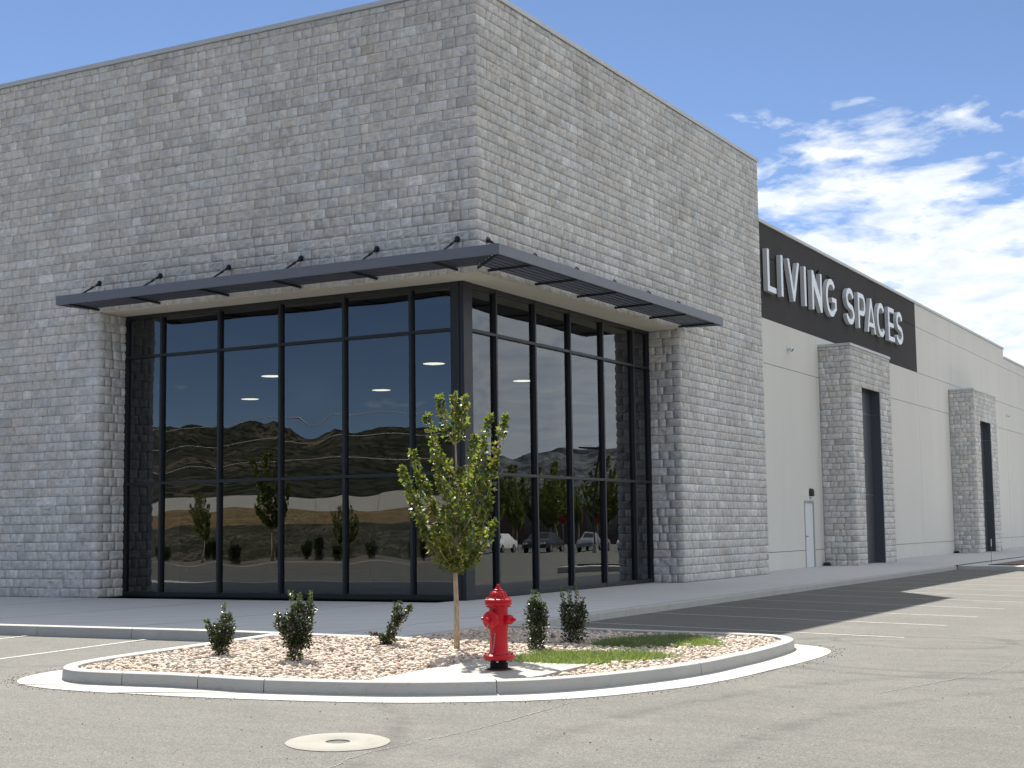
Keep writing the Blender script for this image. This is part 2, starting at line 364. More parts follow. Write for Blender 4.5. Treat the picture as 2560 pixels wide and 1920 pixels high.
# crack wandering across the asphalt
def crack(pts, wd):
    rr = random.Random(3); P = catmull(pts, 26); L = []
    for i, q in enumerate(P): L.append((q[0]+rr.uniform(-.018, .018), q[1]))
    m = MB(); vs = []
    for i, q in enumerate(L):
        w_ = wd*rr.uniform(.35, 1.25); vs += [(q[0]-w_, q[1], gz(*q)+.004), (q[0]+w_, q[1], gz(*q)+.004)]
    m.add(vs, [(2*i, 2*i+2, 2*i+3, 2*i+1) for i in range(len(L)-1)]); m.build('crack', 'joint_dark', ground, fix=False)
crack([(7.1, -15.6), (7.05, -14.5), (6.95, -14.0), (6.99, -13.5), (7.12, -12.6), (7.16, -11.9), (7.17, -10.6)], .008)
crack([(2.2, -15.9), (3.1, -15.75), (3.8, -15.9), (4.7, -15.7), (5.6, -15.85)], .006)
crack([(9.6, -8.8), (10.2, -6.4), (10.3, -3.8), (10.9, -1.2), (11.0, 2.6)], .008)

# ------------------------------------------------------------------ sidewalk and kerbs
def grid_sheet(name, mat, x0, x1, y0, y1, zf, nx, ny, skirt=.25):
    m = MB(); xs = np.linspace(x0, x1, nx+1); ys = np.linspace(y0, y1, ny+1); k = nx+1
    m.add([(x, y, zf(x, y)) for y in ys for x in xs], [(j*k+i, j*k+i+1, (j+1)*k+i+1, (j+1)*k+i) for j in range(ny) for i in range(nx)])
    return m
KW = .16
walk = grid_sheet('sidewalk', None, -26, 3.15-KW, -7.42+KW, 0., lambda x, y: zs(x), 30, 4)
k_ = len(walk.v); b2 = grid_sheet('', None, -.95, 3.15-KW, 0.0, 72, lambda x, y: zs(x), 10, 8); walk.add(b2.v, b2.f)
sw = walk.build('sidewalk', 'concrete_walk', fix=False, smooth=False); tag(sw, 'broad grey concrete sidewalk along the store', 'sidewalk', kind='structure')
# narrow tooled joints in the sidewalk
for x in np.arange(-24, 3, 3.7):
    m = MB(); m.box(x-.006, x+.006, -7.42+KW, -.01, zs(x)+.0005, zs(x)+.003); m.build('tooled_joint', 'joint_grey', sw)
for y in np.arange(2.4, 60, 3.7):
    m = MB(); m.add([(.02, y-.006, zs(.02)+.003), (2.98, y-.006, zs(2.98)+.003), (2.98, y+.006, zs(2.98)+.003), (.02, y+.006, zs(.02)+.003)], [(0, 1, 2, 3)]); m.build('tooled_joint', 'joint_grey', sw)
def kerb_piece(outer, inner, topz, botz, parent, mat='concrete_kerb', name='kerb_section'):
    """section of kerb between an outer and an inner polyline, rounded top edge"""
    m = MB(); n = len(outer); vs = []
    for (ox, oy), (ix, iy) in zip(outer, inner):
        tz = topz(ox, oy); bz = botz(ox, oy); dx, dy = ix-ox, iy-oy; L = math.hypot(dx, dy); dx /= L; dy /= L
        vs += [(ox, oy, bz), (ox+dx*.008, oy+dy*.008, tz-.035), (ox+dx*.016, oy+dy*.016, tz-.012), (ox+dx*.036, oy+dy*.036, tz-.001), (ox+dx*(L-.02), oy+dy*(L-.02), tz), (ix, iy, tz-.012), (ix, iy, bz)]
    for i in range(n-1):
        for k in range(6): a = i*7+k; m.f.append((a, a+1, a+8, a+7)); m.mi.append(0)
    m.f.append(tuple(range(7))); m.f.append(tuple((n-1)*7+k for k in range(7))[::-1]); m.mi += [0, 0]; m.v = vs
    o = m.build(name, mat, parent, smooth='auto'); return o
kerb = empty('kerb'); tag(kerb, 'concrete kerb edging the sidewalk', 'kerb', kind='structure')
G_ = .006
xe = [-26] + list(np.arange(-24.1, 1.2, 1.88)) + [1.1, 3.15]
for a, b in zip(xe[:-1], xe[1:]):
    xs = [a+G_, (a+b)/2, b-G_]
    kerb_piece([(x, -7.42) for x in xs], [(x, -7.42+KW) for x in xs], lambda x, y: zs(x)+.002, lambda x, y: -.1, kerb)
ye = [-7.42+KW+.0] + list(np.arange(-4.6, 25, 2.96)) + [25.2]
for a, b in zip(ye[:-1], ye[1:]):
    ys = [a+G_, (a+b)/2, b-G_]
    kerb_piece([(3.15, y) for y in ys], [(3.15-KW, y) for y in ys], lambda x, y: zs(x)+.002, lambda x, y: -.15, kerb)
# far bump-out with its own kerb and planting bed
m = MB(); m.add([(3.14, 25.36, .118), (9.5, 25.0, .07), (9.5, 60, .07), (3.14, 60, .118)], [(0, 1, 2, 3)]); fb = m.build('far_sidewalk', 'concrete_walk', fix=False); tag(fb, 'concrete apron stepping out from the far end of the sidewalk', 'sidewalk', kind='structure')
for i in range(3):
    a, b = 3.16+i*2.1, 3.16+(i+1)*2.1; xs = [a+G_, b-G_]
    kerb_piece([(x, 25.2-.055*(x-3.1)) for x in xs], [(x, 25.38-.055*(x-3.1)) for x in xs], lambda x, y: .121-.0075*(x-3.1), lambda x, y: -.2, kerb)
m = MB(); m.box(3.95, 9.4, 26.15, 26.3, .06, .135); m.build('bed_shadow_strip', 'black_plastic', fb)  # black strip stands in for the shadow line at the bed's inner edge
m = MB(); m.add([(3.95, 26.3, .128), (9.4, 26.3, .095), (9.4, 40, .095), (3.95, 40, .128)], [(0, 1, 2, 3)]); m.build('far_bed', 'soil', fb, fix=False)

# ------------------------------------------------------------------ planting island
OUT = [(1.10, -7.44), (1.09, -8.6), (1.05, -9.8), (1.07, -10.8), (1.22, -11.4), (1.62, -11.76), (2.2, -11.84), (3.42, -11.74), (4.2, -11.65), (5.4, -11.24), (6.32, -10.65), (6.87, -10.04), (7.3, -9.15), (7.56, -8.3), (7.67, -7.4), (7.68, -6.4), (7.6, -5.3), (7.42, -4.72), (7.05, -4.44), (6.3, -4.5), (5.4, -4.68), (4.4, -4.82), (3.17, -4.95)]
OUTS = catmull(OUT, 8); INS = offset(OUTS, .165)
isl = empty('island_kerb'); tag(isl, 'pale concrete kerb around the gravel island', 'kerb', kind='structure')
ktop = lambda x, y: gz(x, y)+.15
cut = [0, 4*8, 6*8+2, 7*8, 8*8, 10*8, 13*8, 16*8+4, 19*8, 21*8, len(OUTS)-1]
def sub(P, a, b, gap=.006):
    Q = [np.array(q) for q in P[a:b+1]]
    def sh(q, r): d = r-q; return tuple(q+d/np.linalg.norm(d)*gap)
    return [sh(Q[0], Q[1])] + [tuple(q) for q in Q[1:-1]] + [sh(Q[-1], Q[-2])]
for a, b in zip(cut[:-1], cut[1:]): kerb_piece(sub(OUTS, a, b), sub(INS, a, b), ktop, lambda x, y: gz(x, y)-.08, isl)
# gutter apron in front of the kerb
GUT = [(.62, -10.75), (.62, -11.1), (.72, -11.5), (1.0, -11.88), (1.4, -12.1), (2.0, -12.24), (3.0, -12.26), (4.1, -12.06), (5.6, -11.58), (6.5, -11.02), (7.1, -10.46), (7.56, -9.65), (7.85, -8.85), (8.03, -7.8), (8.1, -6.3), (8.03, -5.1), (7.75, -4.45), (7.3, -4.16)]
GS = catmull(GUT, 8); gut = empty('gutter'); tag(gut, 'bright concrete gutter apron curving round the island', 'gutter', kind='structure')
i0 = 3*8; i1 = 18*8
inner = [OUTS[i0+int(round((i1-i0)*k/(len(GS)-1)))] for k in range(len(GS))]
gc = [0, 30, 46, 62, 86, 108, len(GS)-1]
for a, b in zip(gc[:-1], gc[1:]):
    m = MB(); o_ = sub(GS, a, b, .004); i_ = sub(inner, a, b, .004); vs = []
    for q, r in zip(o_, i_):
        vs.append((q[0], q[1], gz(*q)-.05))
        for e in range(5):
            x_, y_ = q[0]+(r[0]-q[0])*e/4, q[1]+(r[1]-q[1])*e/4; vs.append((x_, y_, gz(x_, y_)+.007+.003*e))
    m.add(vs, [(6*i+k, 6*i+k+1, 6*i+k+7, 6*i+k+6) for i in range(len(o_)-1) for k in range(5)]); m.build('gutter_section', 'concrete_gutter', gut)
BED = list(INS) + [(3.16, -5.1), (3.16, -7.44), (1.2, -7.44)]
from mathutils.geometry import tessellate_polygon
m = MB(); m.add([(x, y, gz(x, y)+.055) for x, y in BED], [tuple(t) for t in tessellate_polygon([[Vector((x, y, 0)) for x, y in BED]])]); bed = m.build('island_bed', 'soil')
tag(bed, 'earth bed of the planting island', 'ground', kind='structure')
PAD = [(5.12, -11.14), (5.2, -9.95), (5.33, -9.22), (6.52, -9.0), (6.50, -10.02)]
PADB = PAD + [INS[i] for i in range(11*8-4, 9*8-6, -3)]
PADB = [PAD[0], PAD[1], PAD[2], PAD[3], PAD[4], (6.45, -10.2), (6.2, -10.52), (5.8, -10.8), (5.35, -11.05)]
m = MB(); n = len(PADB); m.add([(x, y, gz(x, y)+.142) for x, y in PADB]+[(x, y, gz(x, y)-.02) for x, y in PADB], [tuple(range(n))]+[(i, (i+1) % n, n+(i+1) % n, n+i) for i in range(n)])
pad = m.build('concrete_pad', 'concrete_pad'); tag(pad, 'small concrete pad under the red hydrant', 'pad', kind='structure')

# cobble gravel: thousands of stones, one object
def ico(sub=1):
    b = bmesh.new(); bmesh.ops.create_icosphere(b, subdivisions=sub, radius=1); b.verts.ensure_lookup_table()
    v = np.array([q.co[:] for q in b.verts]); f = np.array([[q.index for q in p.verts] for p in b.faces]); b.free(); return v, f
def gravel():
    v0, f0 = ico(2 if False else 1); sp = .040; xs, ys = np.meshgrid(np.arange(1.2, 7.6, sp), np.arange(-11.8, -4.4, sp))
    px = xs.ravel()+RNG.uniform(-.6, .6, xs.size)*sp; py = ys.ravel()+RNG.uniform(-.6, .6, xs.size)*sp
    ok = inside(px, py, BED) & ~inside(px, py, PADB); px, py = px[ok], py[ok]; N = len(px)
    s = RNG.uniform(.020, .037, N)*np.where(RNG.random(N) < .07, 1.5, 1)
    sc = np.stack([s*RNG.uniform(1.0, 1.5, N), s*RNG.uniform(.75, 1.05, N), s*RNG.uniform(.55, .8, N)], 1)
    base = np.array([gz(a, b) for a, b in zip(px, py)])+.085+RNG.uniform(-.012, .03, N)
    th = RNG.uniform(0, 2*np.pi, N); ti = RNG.normal(0, .3, N); co, si = np.cos(th), np.sin(th); ct, st = np.cos(ti), np.sin(ti)
    var = [v0*(1+.16*RNG.normal(0, 1, (len(v0), 1)).clip(-1.3, 1.3)) for _ in range(12)]
    V = np.stack(var)[RNG.integers(0, 12, N)]*sc[:, None, :]
    x, y, z = V[..., 0], V[..., 1], V[..., 2]; x, z = x*ct[:, None]-z*st[:, None], x*st[:, None]+z*ct[:, None]
    V = np.stack([x*co[:, None]-y*si[:, None]+px[:, None], x*si[:, None]+y*co[:, None]+py[:, None], z+base[:, None]], -1)
    Fc = (f0[None]+np.arange(N)[:, None, None]*len(v0)).reshape(-1, 3)
    pal = np.array([(.62, .50, .40), (.66, .535, .425), (.57, .45, .355), (.64, .56, .47), (.51, .43, .355), (.47, .385, .295), (.62, .55, .485), (.40, .34, .295)])
    t = pal[RNG.integers(0, len(pal), N)]*RNG.uniform(.8, 1.15, (N, 1)); dark = RNG.random(N) < .05; t[dark] *= .45
    t = np.concatenate([t, np.ones((N, 1))], 1).clip(0, 1)
    me = mesh_np('gravel', V.reshape(-1, 3), Fc, 'gravel', np.repeat(t, len(v0), 0), smooth=True)
    tag(obj('gravel', me), 'pinkish beige cobble gravel filling the island', 'gravel', kind='stuff')
gravel()

def grit():
    v0, f0 = ico(1); P = []; rg = np.random.default_rng(77)
    for q, r in zip(GS, inner):
        for _ in range(5): d = abs(rg.normal(0, .10)); n_ = np.array(q)-np.array(r); n_ /= np.linalg.norm(n_)+1e-6; P.append(np.array(q)+n_*d+rg.normal(0, .06, 2))
    for _ in range(500): P.append(np.array((rg.uniform(0, 14), rg.uniform(-16, -3))))
    P = np.array([p_ for p_ in P if not inside(np.array([p_[0]]), np.array([p_[1]]), OUTS+[(3.16, -7.44)])[0]]); N = len(P); s_ = rg.uniform(.003, .008, N)
    V = v0[None]*(s_[:, None, None]*rg.uniform(.6, 1.2, (N, 1, 3)))+np.stack([P[:, 0], P[:, 1], np.array([gz(*p_)+.006 for p_ in P])], 1)[:, None]
    t_ = np.concatenate([np.array((.4, .36, .31))*rg.uniform(.5, 1.3, (N, 1)), np.ones((N, 1))], 1)
    me = mesh_np('grit', V.reshape(-1, 3), (f0[None]+np.arange(N)[:, None, None]*len(v0)).reshape(-1, 3), 'gravel', np.repeat(t_, len(v0), 0)); tag(obj('grit', me), 'loose grit scattered over the asphalt round the island', 'grit', kind='stuff')
grit()

# ------------------------------------------------------------------ the store building
H, HC, Y1, XL, YR, HS, GD = 11.81, 11.91, 15.99, -9.51, 9.78, 6.31, .842
XW, XP, XEND = -.9, .17, -20.
bld = empty('store_building', (0, 0, .15)); bld.location = (0, 0, 0)
tag(bld, 'grey stone and beige stucco store building with a glazed corner and dark canopy', 'building')
# backing of the stone walls (mortar plane), with the glazed corner left open
m = MB()
m.box(XEND, XL, .0, .35, .15, H); m.box(XL, -.35, .0, .35, HS+.02, H)
lw = m.build('stone_wall', 'mortar', bld)
m = MB(); m.box(-.35, 0, 0., YR, HS+.02, H); m.box(-.35, 0, YR, Y1, .15, H); rw = m.build('stone_wall', 'mortar', bld)
m = MB(); m.box(XL-.3, XL, .35, GD+.06, .15, HS+.02); m.build('wall_return', 'mortar', bld)
m = MB(); m.box(-GD-.06, -.35, YR, YR+.3, .15, HS+.02); m.build('wall_return', 'mortar', bld)
m = MB(); m.box(XEND, -.35, Y1-.35, Y1, .15, H); m.box(XEND, XEND+.35, .35, Y1-.35, .15, H); m.build('rear_wall', 'mortar', bld)
m = MB(); m.box(XEND+.35, -.35, .35, Y1-.35, 11.0, 11.2); m.build('roof', 'roof_membrane', bld)
# metal coping, in lengths
def coping(x0, x1, y0, y1, z0=H, z1=HC):
    m = MB(); m.box(x0, x1, y0, y1, z0, z1); return m.build('coping', 'coping_metal', bld, bevel=.008)
xs = [XEND]+list(np.arange(-18.3, -2, 3.05))+[-.45]
for a, b in zip(xs[:-1], xs[1:]): coping(a+.003, b-.003, -.055, .42)
ys = [-.055]+list(np.arange(3., 14, 3.05))+[Y1+.05]
for a, b in zip(ys[:-1], ys[1:]): coping(-.446, .055, a+.003, b-.003)

# ---- stones
ROW = (6.31-.15)/31; JT = .012
WCL = [.17, .215, .26, .31, .37, .45, .62]
def brick_mesh_data(w, h, rg, rough=1.0):
    """canonical stone: width along x, outward -y, z up, centred on x and z"""
    n = max(4, int(round(w/.11))+2); us = np.linspace(-w/2, w/2, n); zl = np.array([-h/2, -h*.3, h*.02, h*.3, h/2]); k = len(zl)
    us[1:-1] += rg.uniform(-.015, .015, n-2); V = []; Fq = []; E = []
    lean = rg.uniform(-.006, .006)
    for i, u in enumerate(us):
        for j, z in enumerate(zl):
            e = i in (0, n-1) or j in (0, k-1)
            d = (.012+rg.uniform(-.003, .003)) if e else (.027+rg.uniform(-.013, .018))*rough+lean*z/h*2
            E.append(0. if e else 1.); V.append((u, -d, z+(0 if j in (0, k-1) else rg.uniform(-.008, .008))))
    for i in range(n-1):
        for j in range(k-1): a = i*k+j; Fq.append((a, a+k, a+k+1, a+1))
    ring = [i*k for i in range(n)]+[(n-1)*k+j for j in range(1, k)]+[i*k+k-1 for i in range(n-2, -1, -1)]+[j for j in range(k-2, 0, -1)]
    b = len(V)
    for r in ring: V.append((V[r][0], .012, V[r][2])); E.append(0.)
    L = len(ring)
    for i in range(L): Fq.append((ring[i], b+i, b+(i+1) % L, ring[(i+1) % L]))
    return np.array(V), np.array(Fq), np.array(E)
NV = 7
BR = {(w, k): brick_mesh_data(w-JT, ROW-JT, np.random.default_rng(100+int(w*100)*10+k)) for w in WCL for k in range(NV)}
BME = {}
def stone_tint(rr):
    v = rr.gauss(.69, .040)
    if rr.random() < .035: v += .13
    if rr.random() < .05: v -= .09
    wm = rr.gauss(.004, .010)
    return (max(.12, v+wm+.012), max(.12, v+.002), max(.12, v-wm-.022))
rr = random.Random(21)
SB = []   # all straight stones: face origin fn, width, tint
CB = []   # corner stones
def fill(u0, u1, gray=None):
    """random widths that fill u0..u1"""
    out = []; u = u0
    while u1-u > 1e-3:
        left = u1-u; w = rr.choices(WCL, (1.0, 2.4, 3.2, 3.0, 2.2, 1.2, .6))[0]
        if left-w < .15: w = left if left <= .66 else left/2
        out.append((u, u+w)); u += w
    return out
def course(origin, du, rz, u0, u1, z0, z1, face):
    for a, b in fill(u0, u1):
        c = (a+b)/2; SB.append(dict(p=(origin[0]+du[0]*c, origin[1]+du[1]*c, (z0+z1)/2), w=b-a, h=z1-z0, rz=rz, tint=stone_tint(rr), k=rr.randrange(NV), face=face))
def corner(P, d1, n1, d2, n2, z0, z1, a, b, face):
    CB.append(dict(P=P, d1=d1, n1=n1, d2=d2, n2=n2, z0=z0, z1=z1, a=a, b=b, tint=stone_tint(rr)))
rows = []; z = .15; i = 0
while z < H-.02: z2 = min(z+ROW, H); rows.append((z, z2, i)); z = z2; i += 1
X_, Y_ = (1, 0), (0, 1)
for (z0, z1, i) in rows:
    lo, sh = (.32+.05*(i % 3), .17); a, b = (lo, sh) if i % 2 else (sh, lo)
    if z1-z0 < .05: continue
    if z0 >= HS-.02:
        course((0, 0), X_, 0, XEND, -a, z0, z1, 'L'); course((0, 0), Y_, R(90), b, Y1-.0, z0, z1, 'R')
        corner((0, 0), (-1, 0), (0, -1), (0, 1), (1, 0), z0, z1, a, b, 'L')
    else:
        zt = min(z1, HS)
        course((0, 0), X_, 0, XEND, XL-a, z0, zt, 'L'); corner((XL, 0), (-1, 0), (0, -1), (0, 1), (1, 0), z0, zt, a, b, 'L')
        course((XL, 0), Y_, R(90), b, GD, z0, zt, 'L')
        course((0, 0), Y_, R(90), YR+b, Y1, z0, zt, 'R'); corner((0, YR), (-1, 0), (0, -1), (0, 1), (1, 0), z0, zt, a, b, 'R')
        course((0, YR), X_, 0, -GD, -a, z0, zt, 'R')
        if z1 > HS+.02:
            course((0, 0), X_, 0, XL, -a, HS, z1, 'L'); course((0, 0), Y_, R(90), b, YR, HS, z1, 'R'); corner((0, 0), (-1, 0), (0, -1), (0, 1), (1, 0), HS, z1, a, b, 'L')
# stone piers on the stucco front
PT = 7.39; OPT = 6.2
PIERS = [(24.25, 29.3, 25.5, 27.85), (43.8, 48.95, 45.05, 47.5)]
for (ya, yb, oa, ob) in PIERS:
    m = MB(); m.box(XW, XP, ya, oa, .125, PT); m.box(XW, XP, ob, yb, .125, PT); m.box(XW, XP, oa, ob, OPT, PT); m.build('stone_pier', 'mortar', bld)
    m = MB(); m.box(XW-.02, XP+.045, ya-.045, yb+.045, PT, PT+.09); m.build('pier_cap', 'coping_metal', bld, bevel=.006)
    zl = [.127, 2.5, 5.3, OPT]
    for q0, q1 in zip(zl[:-1], zl[1:]):
        m = MB(); m.box(XP-.42, XP-.34, oa+.002, ob-.002, q0+.012, q1-.004); m.build('recess_panel', 'recess_metal', bld)
        m = MB(); m.box(XP-.34, XP-.012, ob-.03, ob-.002, q0+.012, q1-.004); m.build('recess_panel', 'recess_metal', bld)
    for q in zl[1:3]:
        m = MB(); m.box(XP-.345, XP-.33, oa+.002, ob-.03, q-.012, q+.012); m.build('recess_trim', 'steel', bld)
    z = .125; i = 0
    while z < PT-.02:
        z2 = min(z+ROW, PT); a, b = (.34, .17) if i % 2 else (.17, .3)
        corner((XP, ya), (-1, 0), (0, -1), (0, 1), (1, 0), z, z2, a, b, 'P'); course((XP, ya), X_, 0, XW-XP, -a, z, z2, 'P')
        if z2 <= OPT+.05:
            course((XP, 0), Y_, R(90), ya+b, oa, z, min(z2, OPT) if z < OPT else z2, 'P'); course((XP, 0), Y_, R(90), ob, yb, z, z2, 'P')
        else: course((XP, 0), Y_, R(90), ya+b, yb, z, z2, 'P')
        z = z2; i += 1
# which straight stones show largest in the picture
def proj_area(s):
    c = Vector(s['p'])-CAM; dep = c.dot(fw); u = F_PX*c.dot(rt)/dep; v = F_PX*c.dot(up)/dep
    if abs(u) > 1270 or abs(v) > 950: return 0
    nrm = Vector((0, -1, 0)) if abs(s['rz']) < .1 else Vector((1, 0, 0))
    z = s['p'][2]; x = s['p'][0]
    if 6.05 < z < 6.75 and x > -10.2 and s['face'] in 'LR': return 0     # behind the canopy
    return s['w']*s['h']*abs(nrm.dot(c.normalized()))/dep**2
order = sorted(range(len(SB)), key=lambda k: -proj_area(SB[k])); single = set(order[:296])
for k, s in enumerate(SB):
    cw = min(WCL, key=lambda q: abs(q-s['w'])); s['cw'] = cw; s['sx'] = (s['w']-JT)/(cw-JT); s['sz'] = (s['h']-JT)/(ROW-JT)
AV, AF, AT, AE = [], [], [], []; off = 0
for k, s in enumerate(SB):
    key = (s['cw'], s['k'])
    if k in single:
        if key not in BME:
            me = bpy.data.meshes.new('brick'); me.from_pydata(BR[key][0].tolist(), [], BR[key][1].tolist()); me.materials.append(MT['split_face_stone_single']); BME[key] = me; me.attributes.new('middle', 'FLOAT', 'POINT').data.foreach_set('value', BR[key][2].astype(np.float32))
        par = lw if s['face'] == 'L' else rw
        o = obj('brick', BME[key], par, s['p']); o.rotation_euler.z = s['rz']; o.scale = (s['sx'], 1, s['sz']); o.color = (*s['tint'], 1)
    else:
        V, Fq, E_ = BR[key]; AE.append(E_); V = V*np.array((s['sx'], 1, s['sz']))
        if s['rz'] > .1: V = np.stack([-V[:, 1], V[:, 0], V[:, 2]], 1)
        AV.append(V+np.array(s['p'])); AF.append(Fq+off); AT.append(np.tile((*s['tint'], 1), (len(V), 1))); off += len(V)
crg = np.random.default_rng(5)
for c in CB:   # L-shaped quoins wrapping a corner
    P = np.array(c['P'], float); d1, n1, d2, n2 = (np.array(c[q], float) for q in ('d1', 'n1', 'd2', 'n2')); z0, z1 = c['z0']+JT/2, c['z1']-JT/2; h = z1-z0
    path = [(P+d1*(c['a']-JT/2), n1, 1)]
    for t in (.66, .33): path.append((P+d1*c['a']*t, n1, 0))
    path.append((P, n1+n2, 0))
    for t in (.4, .75): path.append((P+d2*c['b']*t, n2, 0))
    path.append((P+d2*(c['b']-JT/2), n2, 1)); zl = [z0, z0+h*.22, z0+h*.5, z0+h*.78, z1]; V = []; Fq = []; k = 5; n = len(path)
    for q, nn, e1 in path:
        for j, z in enumerate(zl):
            e = e1 or j in (0, k-1); d = (.012+crg.uniform(-.003, .003)) if e else .027+crg.uniform(-.010, .014)
            if abs(nn).sum() > 1.5: d = .010 if e else .022+crg.uniform(-.01, .008)
            V.append((*(q+nn*d), z))
    for i in range(n-1):
        for j in range(k-1): a = i*k+j; Fq.append((a, a+k, a+k+1, a+1))
    ring = [i*k for i in range(n)]+[(n-1)*k+j for j in range(1, k)]+[i*k+k-1 for i in range(n-2, -1, -1)]+[j for j in range(k-2, 0, -1)]; b0 = len(V)
    nrm_of = {}
    for r in ring:
        q, nn, _ = path[r//k]; V.append((*(q-nn*.012), V[r][2]))
    L = len(ring)
    for i in range(L): Fq.append((ring[i], b0+i, b0+(i+1) % L, ring[(i+1) % L]))
    AE.append(np.array([0. if (path[q//k][2] or q % k in (0, k-1)) else 1. for q in range(n*k)]+[0.]*L)); AV.append(np.array(V)); AF.append(np.array(Fq)+off); AT.append(np.tile((*c['tint'], 1), (len(V), 1))); off += len(V)
me = mesh_np('stone_courses', np.concatenate(AV), np.concatenate(AF), 'split_face_stone', np.concatenate(AT))
me.attributes.new('middle', 'FLOAT', 'POINT').data.foreach_set('value', np.concatenate(AE).astype(np.float32)); tag(obj('stone_courses', me, bld), kind='stuff')

# ---- soffit over the glazed corner
m = MB(); m.add([(XL+.004, .05, HS-.0), (-.05, .05, HS), (-.05, YR-.004, HS), (-GD-.2, YR-.004, HS), (-GD-.2, GD+.2, HS), (XL+.004, GD+.2, HS)], [(0, 1, 2, 3, 4, 5)])
v2 = [(x, y, HS+.018) for x, y, z in m.v]; m.add(v2, [(5, 4, 3, 2, 1, 0)]); m.add(m.v[:12], [(i, (i+1) % 6, 6+(i+1) % 6, 6+i) for i in range(6)]); m.build('soffit', 'soffit', bld)

# ---- glazed corner: frame members and panes
cw_ = empty('curtain_wall', parent=bld)
MX = [-8.45, -6.84, -5.22, -3.605, -2.0]; MY = [2.08, 3.76, 5.41, 7.1, 8.81]; TZ = [2.59, 5.38]; Z0, ZT = .16, HS-.002; MW = .031
fr0, fr1 = GD-.075, GD+.06       # frame depth
def member(name, x0, x1, y0, y1, z0, z1): m = MB(); m.box(x0, x1, y0, y1, z0, z1); return m.build(name, 'dark_metal', cw_, bevel=.004)
for x in [XL+.035]+MX: member('mullion', x-MW, x+MW, fr0, fr1, Z0, ZT)
for y in MY+[YR-.035]: member('mullion', -fr1, -fr0, y-MW, y+MW, Z0, ZT)
member('corner_post', -1.06, -GD+.08, GD-.08, 1.10, Z0, ZT); member('corner_fin', -.99, -.86, GD-.1, GD-.085, Z0+.01, ZT-.01)
XC = [XL+.035]+MX+[-1.06-MW]; YC = [1.10-MW+.06]+MY+[YR-.035]
zb = [Z0]+TZ+[ZT]
for i in range(6):
    a, b = XC[i]+MW+.001, XC[i+1]-MW-.001
    if i == 5: b = -1.061
    member('sill', a, b, fr0+.01, fr1-.01, Z0, Z0+.09); member('head', a, b, fr0+.01, fr1-.01, ZT-.085, ZT)
    for z in TZ: member('transom', a, b, fr0+.004, fr1-.004, z-.03, z+.03)
for i in range(6):
    a, b = YC[i]+MW+.001, YC[i+1]-MW-.001
    if i == 0: a = 1.101
    member('sill', -fr1+.01, -fr0-.01, a, b, Z0, Z0+.09); member('head', -fr1+.01, -fr0-.01, a, b, ZT-.085, ZT)
    for z in TZ: member('transom', -fr1+.004, -fr0-.004, a, b, z-.03, z+.03)
prg = np.random.default_rng(9)
def pane(side, a, b, z0, z1, lens=0.):
    """sealed glass unit whose sheet is slightly pillowed"""
    nu, nz = 22, 34; amp = prg.uniform(-.0020, .0026); p1, p2, p3 = prg.uniform(0, 6.28, 3); am2 = prg.uniform(.0002, .00055); tw = prg.normal(0, .0006)
    V = []
    for lay in (0, 1):
        for i in range(nu+1):
            for j in range(nz+1):
                s, t = i/nu, j/nz; u = a+(b-a)*s; z = z0+(z1-z0)*t
                d = amp*math.sin(math.pi*s)*math.sin(math.pi*t)+am2*math.sin(5.2*s+p1+2.2*t)*math.sin(7.*t+p2)+tw*(s-.5)*(t-.5)
                if lens: d += lens*math.exp(-(((s-.5)/.30)**2+((t-.50)/.22)**2))
                o_ = GD-d+lay*.012
                V.append((u, o_, z) if side == 'L' else (-o_, u, z))
    k = nz+1; L = (nu+1)*k; Fq = []
    for i in range(nu):
        for j in range(nz): q = i*k+j; w_ = (q, q+k, q+k+1, q+1); Fq.append(w_); Fq.append(tuple(L+e for e in w_))
    me = mesh_np('pane', np.array(V), np.array(Fq), 'coated_glass', smooth=True); return obj('pane', me, cw_)
for i in range(6):
    for j in range(3):
        a, b = XC[i]+MW*.6, XC[i+1]-MW*.6
        pane('L', a, b, zb[j]+(.08 if j == 0 else .02), zb[j+1]-(.08 if j == 2 else .02), -.0062 if (i, j) == (3, 1) else 0.)
for i in range(6):
    for j in range(3):
        a, b = YC[i]+MW*.6, YC[i+1]-MW*.6; a = 1.102 if i == 0 else a
        pane('R', a, b, zb[j]+(.08 if j == 0 else .02), zb[j+1]-(.08 if j == 2 else .02))
# ---- showroom behind the glass
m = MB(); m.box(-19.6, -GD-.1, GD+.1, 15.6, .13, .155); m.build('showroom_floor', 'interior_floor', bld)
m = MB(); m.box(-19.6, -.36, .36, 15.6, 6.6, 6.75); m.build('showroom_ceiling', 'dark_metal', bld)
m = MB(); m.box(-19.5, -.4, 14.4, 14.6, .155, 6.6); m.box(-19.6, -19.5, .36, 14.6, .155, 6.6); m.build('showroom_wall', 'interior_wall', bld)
m = MB(); m.box(-5.7, -4.85, 4.8, 5.1, .156, 1.95); m.build('display_panel', 'interior_white', bld, bevel=.01)
m = MB(); m.box(-12.2, -11.7, 4.8, 5.1, .156, 1.9); m.build('display_panel', 'interior_white', bld, bevel=.01)
m = MB(); m.box(-9.45, -9.2, 1.5, 1.75, .156, 5.0); m.build('display_post', 'interior_white', bld, bevel=.01)

